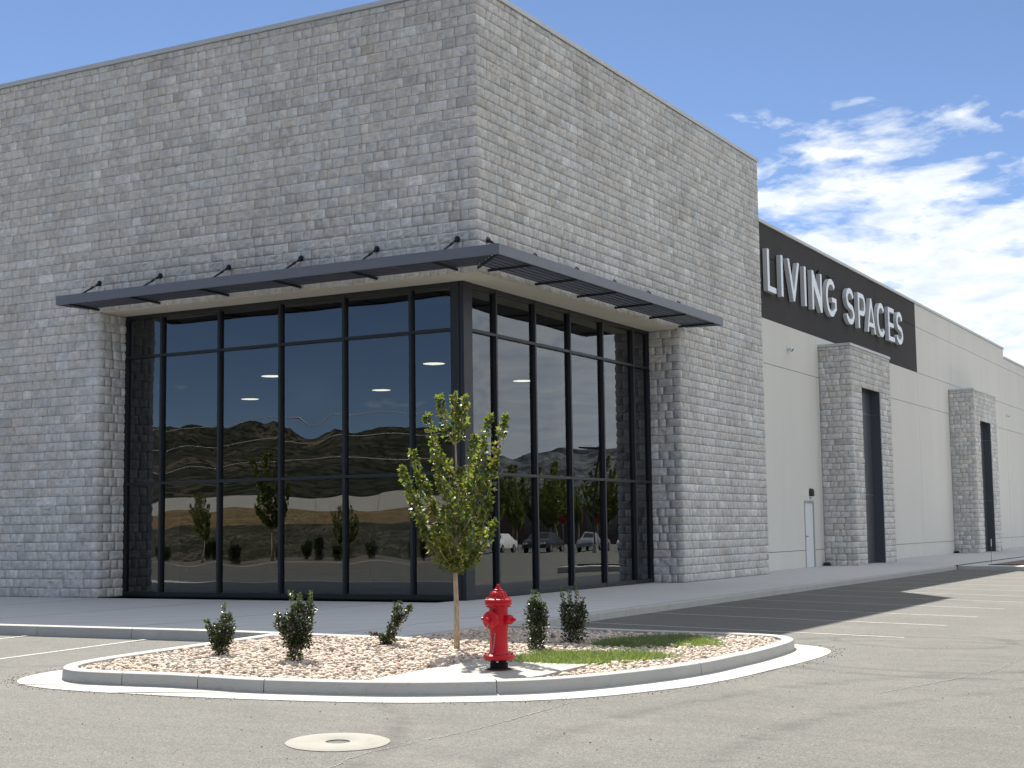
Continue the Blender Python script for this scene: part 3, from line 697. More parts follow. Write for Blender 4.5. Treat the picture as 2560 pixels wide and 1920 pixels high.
# ---- canopy
can = empty('canopy', parent=bld); CE, CL, CRY, CZ0, CZ1 = 1.0, -9.8, 10.2, 6.37, 6.565
def plate(name, vs, th, nrm, mat='canopy_metal'):
    n = Vector(nrm)*th/2; k = len(vs); m = MB(); m.add([Vector(v)-n for v in vs]+[Vector(v)+n for v in vs], [tuple(range(k)), tuple(range(k, 2*k))[::-1]]+[(i, (i+1) % k, k+(i+1) % k, k+i) for i in range(k)]); return m.build(name, mat, can)
def fascia(pts):
    m = MB(); (ax, ay), (bx, by), (cx, cy), (dx, dy) = pts; m.add([(ax, ay, CZ0), (bx, by, CZ0), (cx, cy, CZ0), (dx, dy, CZ0), (ax, ay, CZ1), (bx, by, CZ1), (cx, cy, CZ1), (dx, dy, CZ1)], [(3, 2, 1, 0), (4, 5, 6, 7), (0, 1, 5, 4), (1, 2, 6, 5), (2, 3, 7, 6), (3, 0, 4, 7)]); m.build('fascia', 'canopy_metal', can, bevel=.004)
fascia([(CL, -CE), (CE+.02, -CE), (CE-.03, -CE+.05), (CL, -CE+.05)]); fascia([(CE+.021, -CE+.001), (CE+.021, CRY), (CE-.029, CRY), (CE-.029, -CE+.051)])
plate('end_plate', [(CL+.01, -CE+.055, CZ0), (CL+.01, -.02, CZ0+.02), (CL+.01, -.02, CZ1-.03), (CL+.01, -CE+.055, CZ1-.01)], .012, (1, 0, 0)); plate('end_plate', [(CE-.035, CRY-.01, CZ0), (.02, CRY-.01, CZ0+.02), (.02, CRY-.01, CZ1-.03), (CE-.035, CRY-.01, CZ1-.01)], .012, (0, 1, 0))
OX = [-9.5, -7.76, -5.9, -4.06, -2.23, -.41]; OY = [.35, 2.25, 4.14, 6.03, 7.95, 9.75]
for x in OX: plate('outrigger', [(x, -.035, CZ0-.03), (x, -CE+.055, CZ0-.012), (x, -CE+.055, CZ0+.022), (x, -.035, CZ0+.022)], .03, (1, 0, 0), 'dark_metal')
for y in OY: plate('outrigger', [(.035, y, CZ0-.03), (CE-.035, y, CZ0-.012), (CE-.035, y, CZ0+.022), (.035, y, CZ0+.022)], .03, (0, 1, 0), 'dark_metal')
q = 1/math.sqrt(2); plate('outrigger', [(.03, -.03, CZ0-.03), (CE-.04, -CE+.04, CZ0-.012), (CE-.04, -CE+.04, CZ0+.022), (.03, -.03, CZ0+.022)], .03, (q, q, 0), 'dark_metal')
for k in range(6):   # flat tubes parallel to the fascia, mitred at the corner
    y = -CE+.115+k*.148; z0_, z1_, hw = CZ0+.024, CZ0+.076, .035
    m = MB(); m.add([(CL+.03, y-hw, z0_), (-(y-hw)-.03, y-hw, z0_), (-(y+hw)-.03, y+hw, z0_), (CL+.03, y+hw, z0_), (CL+.03, y-hw, z1_), (-(y-hw)-.03, y-hw, z1_), (-(y+hw)-.03, y+hw, z1_), (CL+.03, y+hw, z1_)], [(3, 2, 1, 0), (4, 5, 6, 7), (0, 1, 5, 4), (1, 2, 6, 5), (2, 3, 7, 6), (3, 0, 4, 7)]); m.build('canopy_slat', 'slat_metal', can)
    x = -y
    m = MB(); m.add([(x+hw, -(x+hw)+.03, z0_), (x+hw, CRY-.03, z0_), (x-hw, CRY-.03, z0_), (x-hw, -(x-hw)+.03, z0_), (x+hw, -(x+hw)+.03, z1_), (x+hw, CRY-.03, z1_), (x-hw, CRY-.03, z1_), (x-hw, -(x-hw)+.03, z1_)], [(3, 2, 1, 0), (4, 5, 6, 7), (0, 1, 5, 4), (1, 2, 6, 5), (2, 3, 7, 6), (3, 0, 4, 7)]); m.build('canopy_slat', 'slat_metal', can)
def rod(A, B):
    A, B = Vector(A), Vector(B); d = (B-A).normalized(); m = MB()
    m.lathe([(.062, 0), (.062, .014)], 14, (A-Vector((0, 0, A.z))).normalized()*0+Vector((d.x, d.y, 0)).normalized(), A)
    p1 = A+d*.05; m.tube([A+d*.02, A+d*.12], .026, 8); m.tube([p1+d*.05, p1+d*.2], .013, 8); m.tube([p1+d*.2, B], .02, 8)
    m.tube([p1+d*.17, p1+d*.26], .027, 8); m.tube([A+Vector((0, 0, -.03))+d*.06, A+Vector((0, 0, .05))+d*.05], .016, 8); m.build('tie_rod', 'dark_metal', can, smooth='auto')
for x in OX: rod((x, -.03, 6.95), (x, -CE+.12, CZ0+.09))
for y in OY: rod((.03, y, 6.95), (CE-.12, y, CZ0+.09))

# ---- stucco front beyond the stone block
m = MB(); m.box(XW-.5, XW-.035, Y1, 57.49, .1, 10.6); m.build('front_backing', 'joint_dark', bld)
m = MB(); m.box(XW-.5, XW-.035, 57.491, 72, .1, 10.15); m.build('front_backing', 'joint_dark', bld)
m = MB(); m.box(-40, XW-.501, Y1+.01, 72, .1, 10.1); m.build('store_volume', 'roof_membrane', bld)
yj = [Y1+.002, 24.0, 31.7, 38.07, 44.6, 51.4, 57.5, 64.5, 71]; zj = [.125, .69, 6.37, 7.75, 9.68, 10.66]
for a, b in zip(yj[:-1], yj[1:]):
    for q0, q1 in zip(zj[:-1], zj[1:]):
        if a >= 57.5 and q1 > 10: q1 = 10.2
        dark = q0 >= 7.7 and b < 38.2; g = .009
        segs = [(a+g, b-g)]
        if a < 20 and q0 < .2: segs = [(a+g, 22.19), (23.21, b-g)]          # doorway
        if a < 20 and .6 < q0 < 1:
            m = MB(); m.box(XW-.03, XW, a+g, 22.19, q0+g, q1-g); m.box(XW-.03, XW, 23.21, b-g, q0+g, q1-g); m.box(XW-.03, XW, 22.19, 23.21, 2.27, q1-g); m.build('wall_panel', 'stucco', bld); continue
        for s0, s1 in segs:
            m = MB(); m.box(XW-.03, XW, s0, s1, q0+(g if q0 > .2 else 0), q1-g); m.build('wall_panel', 'stucco_dark' if dark else 'stucco', bld)
for a, b in ((Y1+.01, 24.), (24., 31.7), (31.7, 38.07), (38.07, 44.6), (44.6, 51.4), (51.4, 57.55)):
    coping(XW-.45, XW+.05, a+.003, b-.003, 10.66, 10.76)
for a, b in ((57.56, 64.5), (64.5, 72)): coping(XW-.45, XW+.05, a+.003, b-.003, 10.2, 10.30)
# service door
dr = empty('service_door', parent=bld)
m = MB(); m.box(XW-.033, XW-.014, 22.27, 23.13, .13, 2.19); m.build('door_leaf', 'white_paint', dr, bevel=.004)
m = MB(); m.box(XW-.034, XW+.012, 22.191, 22.265, .127, 2.268); m.box(XW-.034, XW+.012, 23.135, 23.209, .127, 2.268); m.box(XW-.034, XW+.012, 22.266, 23.134, 2.195, 2.268); m.build('door_frame', 'frame_grey', dr)
m = MB(); m.lathe([(.03, 0), (.03, .02), (.012, .022), (.012, .06)], 12, (1, 0, 0), (XW-.014, 22.36, 1.13)); m.box(XW+.03, XW+.048, 22.345, 22.48, 1.12, 1.14); m.build('door_handle', 'steel', dr)
for z in (.45, 1.15, 1.95): m = MB(); m.tube([(XW-.008, 23.128, z-.06), (XW-.008, 23.128, z+.06)], .014, 8); m.build('hinge', 'steel', dr)

# ------------------------------------------------------------------ raised sign letters
sgn = empty('store_sign', (XW, 27, 8.6)); tag(sgn, 'raised white capital letters on the dark stucco band', 'sign')
SZ0, SH, SS = 8.56, 1.30, .185
def arc(cx, cy, rx, ry, a0, a1, n=14): return [(cx+rx*math.cos(R(a0+(a1-a0)*i/n)), cy+ry*math.sin(R(a0+(a1-a0)*i/n))) for i in range(n+1)]
def ribbon(cl, wd): return offset(cl, wd/2)+offset(cl, -wd/2)[::-1]
def letter_polys(ch, w):
    h, s = SH, SS; k = s/2
    if ch == 'I': return [[(0, 0), (s, 0), (s, h), (0, h)]]
    if ch == 'L': return [[(0, 0), (w, 0), (w, s*.92), (s, s*.92), (s, h), (0, h)]]
    if ch == 'E': return [[(0, 0), (w, 0), (w, s*.92), (s, s*.92), (s, h*.42), (w*.9, h*.42), (w*.9, h*.42+s*.9), (s, h*.42+s*.9), (s, h-s*.92), (w, h-s*.92), (w, h), (0, h)]]
    if ch == 'V': c = w/2; return [[(c-k*.75, 0), (c+k*.75, 0), (w, h), (w-s*1.02, h), (c, s*1.65), (s*1.02, h), (0, h)]]
    if ch == 'N': return [[(0, 0), (s*.95, 0), (s*.95, h*.62), (w-s*.95, 0), (w, 0), (w, h), (w-s*.95, h), (w-s*.95, h*.38), (s*.95, h), (0, h)]]
    if ch == 'A': c = w/2; return [[(0, 0), (s*1.0, 0), (s*1.0+.045, h*.17), (w-s*1.0-.045, h*.17), (w-s*1.0, 0), (w, 0), (c+k*.8, h), (c-k*.8, h)], [(s*1.0+.105, h*.17+s*.85), (w-s*1.0-.105, h*.17+s*.85), (c, h*.76)]]
    if ch == 'P':
        b = h*.38; r = (h-b)/2; return [[(0, 0), (s, 0), (s, b)]+arc(w-r*.9, b+r, r*.9, r, -90, 90)+[(0, h)], [(s, b+s*.9)]+arc(w-r*.9, b+r, r*.9-s*.95, r-s*.9, -90, 90)+[(s, h-s*.9)]]
    if ch == 'C': return [ribbon(arc(w*.5, h*.5, w*.5-k, h*.5-k, 40, 320, 30), s)]
    if ch == 'G':
        cl = arc(w*.5, h*.5, w*.5-k, h*.5-k, 42, 335, 32); o_ = offset(cl, k); i_ = offset(cl, -k)
        return [i_[:-2]+[(w, h*.22), (w, h*.52), (w*.56, h*.52), (w*.56, h*.52-s*.85), (w-s, h*.52-s*.85), (w-s, h*.26)]+o_[:-4][::-1]]
    if ch == 'S':
        r = w*.5-k; y1, y2 = h-k-(h*.27-k*.5), k+(h*.27-k*.5); ry1 = h-k-y1; ry2 = y2-k
        cl = arc(w*.5, y1, r*.92, ry1, 15, 180, 14)+catmull([(w*.5-r*.92, y1), (w*.5-r*.62, y1-ry1*.62), (w*.5, h*.5), (w*.5+r*.66, y2+ry2*.62), (w*.5+r, y2)], 5)[1:-1]+arc(w*.5, y2, r, ry2, 0, -165, 14)
        return [ribbon(cl, s)]
LET = [('L', 18.79, .79), ('I', 20.08, .24), ('V', 20.73, 1.2), ('I', 22.43, .24), ('N', 23.25, 1.1), ('G', 24.82, 1.2), ('S', 27.2, 1.04), ('P', 28.74, .98), ('A', 29.92, 1.16), ('C', 31.33, 1.17), ('E', 32.96, .9), ('S', 34.18, 1.02)]
for ch, y0, w in LET:
    cu = bpy.data.curves.new('letter', 'CURVE'); cu.dimensions = '2D'; cu.fill_mode = 'BOTH'; cu.extrude = .07
    for poly in letter_polys(ch, w):
        sp = cu.splines.new('POLY'); sp.points.add(len(poly)-1); sp.use_cyclic_u = True
        for i, (x, y) in enumerate(poly): sp.points[i].co = (x, y, 0, 1)
    t_ = bpy.data.objects.new('tmp', cu); COL.objects.link(t_); me = bpy.data.meshes.new_from_object(t_); bpy.data.objects.remove(t_); bpy.data.curves.remove(cu)
    me.materials.clear(); me.materials.append(MT['letter_side']); me.materials.append(MT['letter_face'])
    for p_ in me.polygons: p_.material_index = 1 if p_.normal.z > .9 else 0; p_.use_smooth = False
    o = obj('letter', me, sgn); o.matrix_parent_inverse = Matrix.Identity(4)
    Mx = Matrix(((0, 0, 1, XW+.11), (1, 0, 0, y0), (0, 1, 0, SZ0), (0, 0, 0, 1))); o.matrix_local = Matrix.Translation((-XW, -27, -8.6)) @ Mx
    for zz in (.35, .95):   # stand-off pins to the wall
        m = MB(); m.tube([(XW, y0+.12, SZ0+zz), (XW+.045, y0+.12, SZ0+zz)], .012, 6); b_ = m.build('stand_off', 'steel', o); b_.matrix_parent_inverse = (sgn.matrix_basis @ o.matrix_basis).inverted()

# ------------------------------------------------------------------ fittings on the stucco front
def security_camera(y, z, label):
    e = empty('security_camera', (XW, y, z)); tag(e, label, 'camera', 'cameras on the stucco front')
    m = MB(); m.lathe([(.075, 0), (.075, .03), (.06, .045), (.05, .05)], 18, (1, 0, 0), (0, 0, 0)); m.build('base', 'white_paint', e, smooth='auto')
    ax = Vector((.75, .45, -.5)).normalized(); m = MB(); m.lathe([(.02, 0), (.075, .02), (.085, .06), (.085, .11), (.07, .115)], 18, ax, Vector((.05, 0, 0))); m.build('housing', 'white_paint', e, smooth='auto')
    m = MB(); m.lathe([(.066, .1), (.062, .13), (.035, .15)], 18, ax, Vector((.05, 0, 0))); m.build('lens', 'black_plastic', e, smooth='auto')
security_camera(21.02, 7.05, 'small white security camera just below the dark sign band'); security_camera(57.5, 7.15, 'small white security camera beyond the farther stone pier')
wl = empty('wall_light', (XW, 22.88, 2.5)); tag(wl, 'dark dome shaped wall light above the white service door', 'light')
m = MB(); vs = []; n = 12
prof = [(.03, .17), (.09, .155), (.125, .11), (.135, .04), (.135, -.06), (.12, -.09)]
m.lathe([(r_, h_) for r_, h_ in prof[::-1]], 20, (0, 0, 1), (.0, 0, 0)); m.build('shade', 'dark_metal', wl, smooth='auto')
m = MB(); m.lathe([(.10, -.13), (.11, -.092)], 18, (0, 0, 1), (.02, 0, 0)); m.build('lens', 'white_paint', wl)
m = MB(); m.box(.0, .02, -.09, .09, -.15, .16); m.build('back_plate', 'dark_metal', wl)
def bait(x, y, label):
    e = empty('bait_box', (x, y, zs(x))); tag(e, label, 'box', 'black boxes at the foot of the piers')
    m = MB(); m.add([(-.1, -.14, 0), (.1, -.14, 0), (.1, .14, 0), (-.1, .14, 0), (-.1, -.12, .09), (.07, -.11, .10), (.07, .11, .10), (-.1, .12, .09)], [(3, 2, 1, 0), (4, 5, 6, 7), (0, 1, 5, 4), (1, 2, 6, 5), (2, 3, 7, 6), (3, 0, 4, 7)]); m.build('body', 'black_plastic', e, bevel=.015)
    m = MB(); m.box(-.09, .06, -.1, .1, .101, .112); m.build('lid', 'black_plastic', e, bevel=.004)
bait(XW+.13, 24.06, 'low black box against the nearer stone pier'); bait(XW+.13, 43.6, 'low black box against the farther stone pier')
st = empty('marker_stake', (3.61, 28.4, .12)); tag(st, 'thin upright marker stake with a white top beside the far bed', 'stake')
m = MB(); m.tube([(0, 0, 0), (.02, 0, .56)], .008, 6); m.build('rod', 'stake_red', st); m = MB(); m.tube([(.02, 0, .56), (.03, 0, .82)], .014, 6); m.build('sleeve', 'white_paint', st)
def bird(x, y, z, rz, s, label):
    e = empty('bird', (x, y, z), rz); e.scale = (s, s, s); tag(e, label, 'bird', 'birds on the sign letters')
    bm = bmesh.new(); spine = [(-.20, .07, .012, .012), (-.13, .075, .03, .018), (-.07, .085, .05, .045), (0, .095, .062, .062), (.06, .115, .055, .058), (.10, .145, .038, .042), (.13, .165, .036, .038), (.155, .168, .026, .026), (.175, .162, .010, .010), (.205, .152, .003, .003)]
    n = 10; ringv = []
    for (x_, z_, rw_, rh_) in spine: ringv.append([bm.verts.new((x_, rw_*math.cos(2*math.pi*k/n), z_+rh_*math.sin(2*math.pi*k/n))) for k in range(n)])
    for i in range(len(spine)-1):
        for k in range(n): bm.faces.new((ringv[i][k], ringv[i][(k+1) % n], ringv[i+1][(k+1) % n], ringv[i+1][k]))
    bm.faces.new(ringv[0]); bm.faces.new(ringv[-1][::-1])
    t = [bm.verts.new(v) for v in ((-.13, -.03, .075), (-.13, .03, .075), (-.31, .045, .055), (-.31, -.045, .055), (-.13, -.03, .066), (-.13, .03, .066), (-.31, .045, .049), (-.31, -.045, .049))]
    for f in ((0, 1, 2, 3), (7, 6, 5, 4), (0, 4, 5, 1), (1, 5, 6, 2), (2, 6, 7, 3), (3, 7, 4, 0)): bm.faces.new([t[q] for q in f])
    for sy in (-.022, .022):
        for (za, zb_) in ((.0, .05),):
            vv = [bm.verts.new((.01+a_*.006, sy+b_*.006, zz)) for zz in (za, zb_) for a_, b_ in ((-1, -1), (1, -1), (1, 1), (-1, 1))]
            for k in range(4): bm.faces.new((vv[k], vv[(k+1) % 4], vv[4+(k+1) % 4], vv[4+k]))
    bmesh.ops.recalc_face_normals(bm, faces=bm.faces); me = bpy.data.meshes.new('body'); bm.to_mesh(me); bm.free(); me.materials.append(MT['bird_black'])
    for p_ in me.polygons: p_.use_smooth = True
    obj('body', me, e)
ZTOP = SZ0+SH
bird(XW+.1, 24.18, ZTOP, R(-50), .72, 'black bird hunched on top of the letter N'); bird(XW+.1, 25.5, ZTOP, R(235), .72, 'black bird with its tail raised on the letter G'); bird(XW+.06, 29.35, ZTOP-.04, R(-60), .5, 'small dark bird on top of the letter P')

# ------------------------------------------------------------------ showroom pendant lamps
def pendant(x, y, z, label):
    e = empty('pendant_lamp', (x, y, z)); tag(e, label, 'lamp', 'lit pendant lamps inside the showroom')
    m = MB(); m.lathe([(.05, .22), (.08, .2), (.22, .06), (.27, .0), (.265, -.01)][::-1], 24); m.build('shade', 'dark_metal', e, smooth='auto')
    m = MB(); m.lathe([(.25, -.012), (.25, .004)], 24); m.build('diffuser', 'lamp_glow', e)
    m = MB(); m.tube([(0, 0, .2), (0, 0, 1.28)], .012, 6); m.build('cord', 'wire_black', e)
pendant(-8.73, 5, 5.3, 'lit round lamp in the third tall pane from the left, upper one'); pendant(-13.1, 9.6, 5.3, 'lit round lamp in the third tall pane from the left, lower one')
pendant(-8.6, 9.6, 5.3, 'lit round lamp in the fifth tall pane from the left'); pendant(-4.07, 5, 5.3, 'lit round lamp in the pane just left of the corner post'); pendant(-4.29, 9.7, 5.3, 'lit round lamp in the right-hand glass, second tall pane')

# ------------------------------------------------------------------ hydrant
HX, HY = 5.88, -9.82; HZ = gz(HX, HY)+.142
hyd = empty('fire_hydrant', (HX, HY, HZ)); tag(hyd, 'red fire hydrant on the concrete pad in the gravel island', 'hydrant')
def hp(name, m, mat='hydrant_red', par=None, sm='auto'): return m.build(name, mat, par or hyd, smooth=sm)
m = MB(); m.lathe([(.118, 0), (.118, .012), (.098, .016), (.094, .03), (.094, .112)], 28); hp('standpipe', m, 'hydrant_pipe')
m = MB(); m.lathe([(.135, -.004), (.132, .006), (.10, .010)], 28); hp('pipe_collar', m, 'rust')
m = MB(); m.lathe([(.142, .104), (.160, .108), (.166, .122), (.166, .148), (.156, .158), (.118, .163), (.106, .176), (.097, .2), (.0945, .3), (.0945, .40), (.100, .43), (.103, .47), (.103, .56), (.101, .60), (.100, .64), (.106, .668), (.12, .676)], 36); hp('barrel', m)
m = MB(); m.lathe([(.136, .672), (.142, .678), (.142, .702), (.136, .708)], 36); fl = hp('flange', m)
m = MB(); m.lathe([(.136, .7085), (.143, .714), (.143, .734), (.136, .740), (.094, .744), (.092, .756), (.088, .78), (.075, .804), (.054, .820), (.046, .823), (.047, .836), (.043, .840), (.034, .842), (.030, .846), (.031, .853), (.027, .857)], 36); bon = hp('bonnet', m)
for k in range(14):   # ribs of the bonnet
    a = 2*math.pi*k/14; m = MB(); m.tube([(math.cos(a)*r_, math.sin(a)*r_, z_) for r_, z_ in ((.0905, .748), (.089, .775), (.077, .802), (.056, .8195))], [.006, .007, .006, .004], 6); hp('rib', m, par=bon)
m = MB(); m.lathe([(.020, .856), (.0205, .888), (.017, .893)], 5); hp('operating_nut', m, sm=False)
for zz, rad, nn, hh, sh in ((.741, .122, 8, .014, 0), (.664, .122, 8, -.012, 0), (.163, .141, 8, .014, .2), (.100, .141, 8, -.016, .2)):
    for k in range(nn):
        a = 2*math.pi*(k+sh+.3)/nn; m = MB(); m.lathe([(.0125, 0), (.0125, abs(hh))], 6, (0, 0, 1 if hh > 0 else -1), (rad*math.cos(a), rad*math.sin(a), zz)); hp('bolt', m, 'zinc' if zz < .12 else 'hydrant_red', sm=False)
PD = Vector((-.10, -.99, 0)).normalized(); SD = Vector((PD.y, -PD.x, 0))   # pumper faces the lot, hose outlets to either side
def nozzle(d, rad, reach, z_, lab):
    m = MB(); o_ = Vector((0, 0, z_)); m.lathe([(rad*.92, .06), (rad*.92, reach-.05), (rad*1.0, reach-.045), (rad*1.0, reach-.036)], 28, d, o_); nz = hp('nozzle', m)
    m = MB(); m.lathe([(rad*1.05, reach-.034), (rad*1.12, reach-.028), (rad*1.12, reach-.006), (rad*1.02, reach), (rad*.62, reach+.012), (rad*.5, reach+.014)], 28, d, o_); cp = hp('nozzle_cap', m)
    m = MB(); m.lathe([(rad*.31+.006, reach+.012), (rad*.29+.006, reach+.05), (rad*.2+.004, reach+.054)], 5, d, o_); hp('cap_nut', m, par=cp, sm=False)
nozzle(PD, .083, .165, .525, 'p'); nozzle(SD, .047, .165, .525, 's'); nozzle(-SD, .047, .165, .525, 's')
def chain(pts, par):
    P = catmull(pts, 10); D = [Vector(P[0])]; acc = 0
    for a, b in zip(P[:-1], P[1:]):
        acc += (Vector(b)-Vector(a)).length
        if acc > .017: D.append(Vector(b)); acc = 0
    m = MB()
    for i in range(len(D)-1):
        c = (D[i]+D[i+1])/2; t_ = (D[i+1]-D[i]).normalized(); s_ = t_.cross(Vector((.3, .2, .9)) if i % 2 else Vector((.9, -.3, .2))).normalized()
        ringp = [c+t_*.0125*math.cos(q)+s_*.0065*math.sin(q) for q in [2*math.pi*k/8 for k in range(9)]]; m.tube(ringp, .0022, 4, cap=False)
    hp('chain', m, 'zinc')
e0 = PD*.18+Vector((0, 0, .525))
sdx = SD*-1
chain([e0+Vector((0, 0, -.02)), e0+SD*.02+Vector((0, 0, -.10)), PD*.125+SD*.015+Vector((0, 0, .34)), PD*.108+SD*.01+Vector((0, 0, .2)), PD*.115+SD*-.004+Vector((0, 0, .19)), PD*.108+SD*-.02+Vector((0, 0, .3)), PD*.105-SD*.03+Vector((0, 0, .40))], hyd)
e1 = (SD*.19 if SD.dot(Vector((.877, .48, 0))) > 0 else SD*-.19)+Vector((0, 0, .525))
chain([e1+Vector((0, 0, -.02)), e1*.96+Vector((0, 0, -.075)), e1*.62+Vector((0, 0, .13)), e1*.53+Vector((0, 0, .16))], hyd)

# ------------------------------------------------------------------ valve cover set in a round concrete collar
CX, CY = 6.47, -13.56; CZ = gz(CX, CY)
vc = empty('valve_cover', (CX, CY, CZ)); tag(vc, 'round concrete collar with a small iron lid set in the asphalt', 'manhole')
slope = Vector((gz(CX-.3, CY)-gz(CX+.3, CY), gz(CX, CY-.3)-gz(CX, CY+.3), .6)).normalized(); vc.rotation_mode = 'QUATERNION'; vc.rotation_quaternion = Vector((0, 0, 1)).rotation_difference(slope)
m = MB(); n = 64; rg = random.Random(4); vs = []
for k in range(n):
    a = 2*math.pi*k/n; ro = .425*(1+rg.uniform(-.007, .007))
    for r_, z_ in ((ro, -.03), (ro, .006), (ro-.018, .012), (.108, .012), (.1, .008), (.1, -.05)): vs.append((r_*math.cos(a), r_*math.sin(a), z_))
m.add(vs, [(k*6+j, ((k+1) % n)*6+j, ((k+1) % n)*6+j+1, k*6+j+1) for k in range(n) for j in range(5)]); m.build('concrete_collar', 'concrete_collar', vc, smooth='auto')
m = MB(); m.lathe([(.099, -.05), (.099, -.006), (.088, -.004), (.086, -.012), (.03, -.012)], 32); lid = m.build('iron_lid', 'cast_iron', vc, smooth='auto')
for k in range(5): m = MB(); w_ = math.sqrt(max(.07**2-(.028*(k-2))**2, 0)); m.box(-w_, w_, .028*(k-2)-.006, .028*(k-2)+.006, -.0125, -.005); m.build('lid_bar', 'cast_iron', lid)

# ------------------------------------------------------------------ plants
def leaf_cloud(name, pts, dirs, size, pal, mat, rg, parent, shape='kite', droop=.3, loc=(0, 0, 0), upb=.35):
    pts = np.asarray(pts); N = len(pts)
    if shape == 'lobed': T = np.array([(0, 0, 0), (-.30, .16, .05), (-.52, .52, .02), (-.24, .55, .05), (0, 1., -.06), (.24, .55, .05), (.52, .52, .02), (.30, .16, .05), (0, .45, -.03)]); Fq = np.array([(8, 1, 0), (8, 2, 1), (8, 3, 2), (8, 4, 3), (8, 5, 4), (8, 6, 5), (8, 7, 6), (8, 0, 7)])
    elif shape == 'blade': T = np.array([(-.04, 0, 0), (.04, 0, 0), (.028, .6, .05), (-.028, .6, .05), (0, 1., .0)]); Fq = np.array([(0, 1, 2), (0, 2, 3), (3, 2, 4)])
    else: T = np.array([(0, 0, 0), (-.3, .45, .1), (0, 1., 0), (.3, .45, .1)]); Fq = np.array([(0, 3, 2), (0, 2, 1)])
    y = np.asarray(dirs)+rg.normal(0, .45, (N, 3)) if shape != 'blade' else np.asarray(dirs); y[:, 2] -= droop; y /= np.linalg.norm(y, axis=1)[:, None]
    z = rg.normal(0, .75, (N, 3)); z[:, 2] += upb*2; z -= (z*y).sum(1)[:, None]*y; z /= np.linalg.norm(z, axis=1)[:, None]; x = np.cross(y, z)
    s = rg.uniform(.7, 1.25, N)*size
    V = (T[None, :, 0, None]*x[:, None]+T[None, :, 1, None]*y[:, None]+T[None, :, 2, None]*z[:, None])*s[:, None, None]+pts[:, None]
    Fc = (Fq[None]+np.arange(N)[:, None, None]*len(T)).reshape(-1, 3); pal = np.array(pal)
    c = pal[rg.integers(0, len(pal), N)]*rg.uniform(.75, 1.25, (N, 1)); c = np.concatenate([c, np.ones((N, 1))], 1)
    me = mesh_np(name, V.reshape(-1, 3), Fc, mat, np.repeat(c, len(T), 0)); return obj(name, me, parent)
LATV = np.array((.877, .48, 0)); DEPV = np.array((-.48, .877, 0))
TPAL = [(.11, .145, .040), (.135, .165, .046), (.085, .118, .035), (.17, .19, .052), (.068, .098, .032), (.22, .205, .065)]
def make_tree(name, loc, label, cat='tree', seed=1, group=None):
    rg = np.random.default_rng(seed); rl = random.Random(seed); e = empty(name, loc); tag(e, label, cat, group)
    TR = [((0, 0), -.05), ((.0, .01), .5), ((-.01, 0), .95), ((.0, -.01), 1.5), ((.02, 0), 2.1), ((.0, .01), 2.7), ((.01, .0), 3.1)]
    P3 = lambda u, d, z: np.array(LATV*u+DEPV*d+np.array((0, 0, z)))
    tp = [P3(a[0], a[1], z) for a, z in TR]; m = MB(); m.tube([Vector(q) for q in tp], [.040, .031, .028, .022, .016, .009, .004], 10)
    tips = [(-.19, .05, 3.10), (0, .0, 3.14), (.14, -.05, 3.10), (-.34, -.1, 2.88), (.43, .06, 2.86), (.63, .0, 2.86), (-.53, .05, 2.44), (-.65, -.05, 2.24), (-.50, .1, 1.95), (.50, -.05, 2.30), (.47, .05, 1.58), (.42, -.15, 1.85),
            (.24, -.1, 1.22), (-.42, -.05, 1.62), (-.08, -.12, 1.25), (.06, -.36, 2.2), (-.1, .38, 2.3), (.15, .36, 1.8), (-.12, -.36, 1.75), (.3, .25, 2.6), (-.28, .28, 2.6), (.25, -.28, 2.6), (-.25, -.25, 1.5), (.38, .1, 1.45), (-.3, .2, 1.45), (.1, -.2, 1.35), (-.22, -.2, 2.4), (.05, .2, 2.0), (.3, -.2, 2.1), (-.35, .0, 2.05)]
    pts, dirs = [], []
    for (u, d, z) in tips:
        L = math.hypot(u, d); zb_ = max(1.0, z-.35-1.05*L-rl.uniform(0, .15)); zb_ = min(zb_, z-.12)
        b0 = P3(0, 0, zb_); tip = P3(u, d, z); mid = P3(u*.62, d*.62, zb_+(z-zb_)*.38)
        path = catmull([tuple(b0), tuple(mid), tuple(tip)], 8); m.tube([Vector(q) for q in path], list(np.linspace(.012, .0025, len(path))), 5)
        pa = np.array(path); seg = np.linalg.norm(np.diff(pa, axis=0), axis=1); Lt = seg.sum(); nl = int(Lt*175)+22
        for _ in range(nl):
            t = rl.random()**.75; i = min(int(t*(len(pa)-1)), len(pa)-2); q = pa[i]+(pa[i+1]-pa[i])*(t*(len(pa)-1)-i); dr_ = pa[i+1]-pa[i]; dr_ = dr_/np.linalg.norm(dr_)
            if t < .15: continue
            sp = .088*(1-.70*t**1.3); o_ = rg.normal(0, 1, 3); o_ /= np.linalg.norm(o_); pts.append(q+o_*sp*rl.random()**.5); dirs.append(o_*.9+dr_*.5)
    m.build('trunk', 'bark', e, smooth=True)
    leaf_cloud('crown', pts, dirs, .060, TPAL, 'leaf', rg, e, 'lobed', .25); return e
tree = make_tree('young_maple_tree', (4.38, -8.18, gz(4.38, -8.18)+.06), 'young slender maple tree growing in the gravel behind the red hydrant', seed=3)
SPAL = [(.028, .044, .018), (.042, .060, .023), (.056, .076, .030), (.022, .034, .015), (.078, .10, .038), (.06, .05, .026)]
SNEW = [(.09, .13, .04), (.07, .11, .035)]
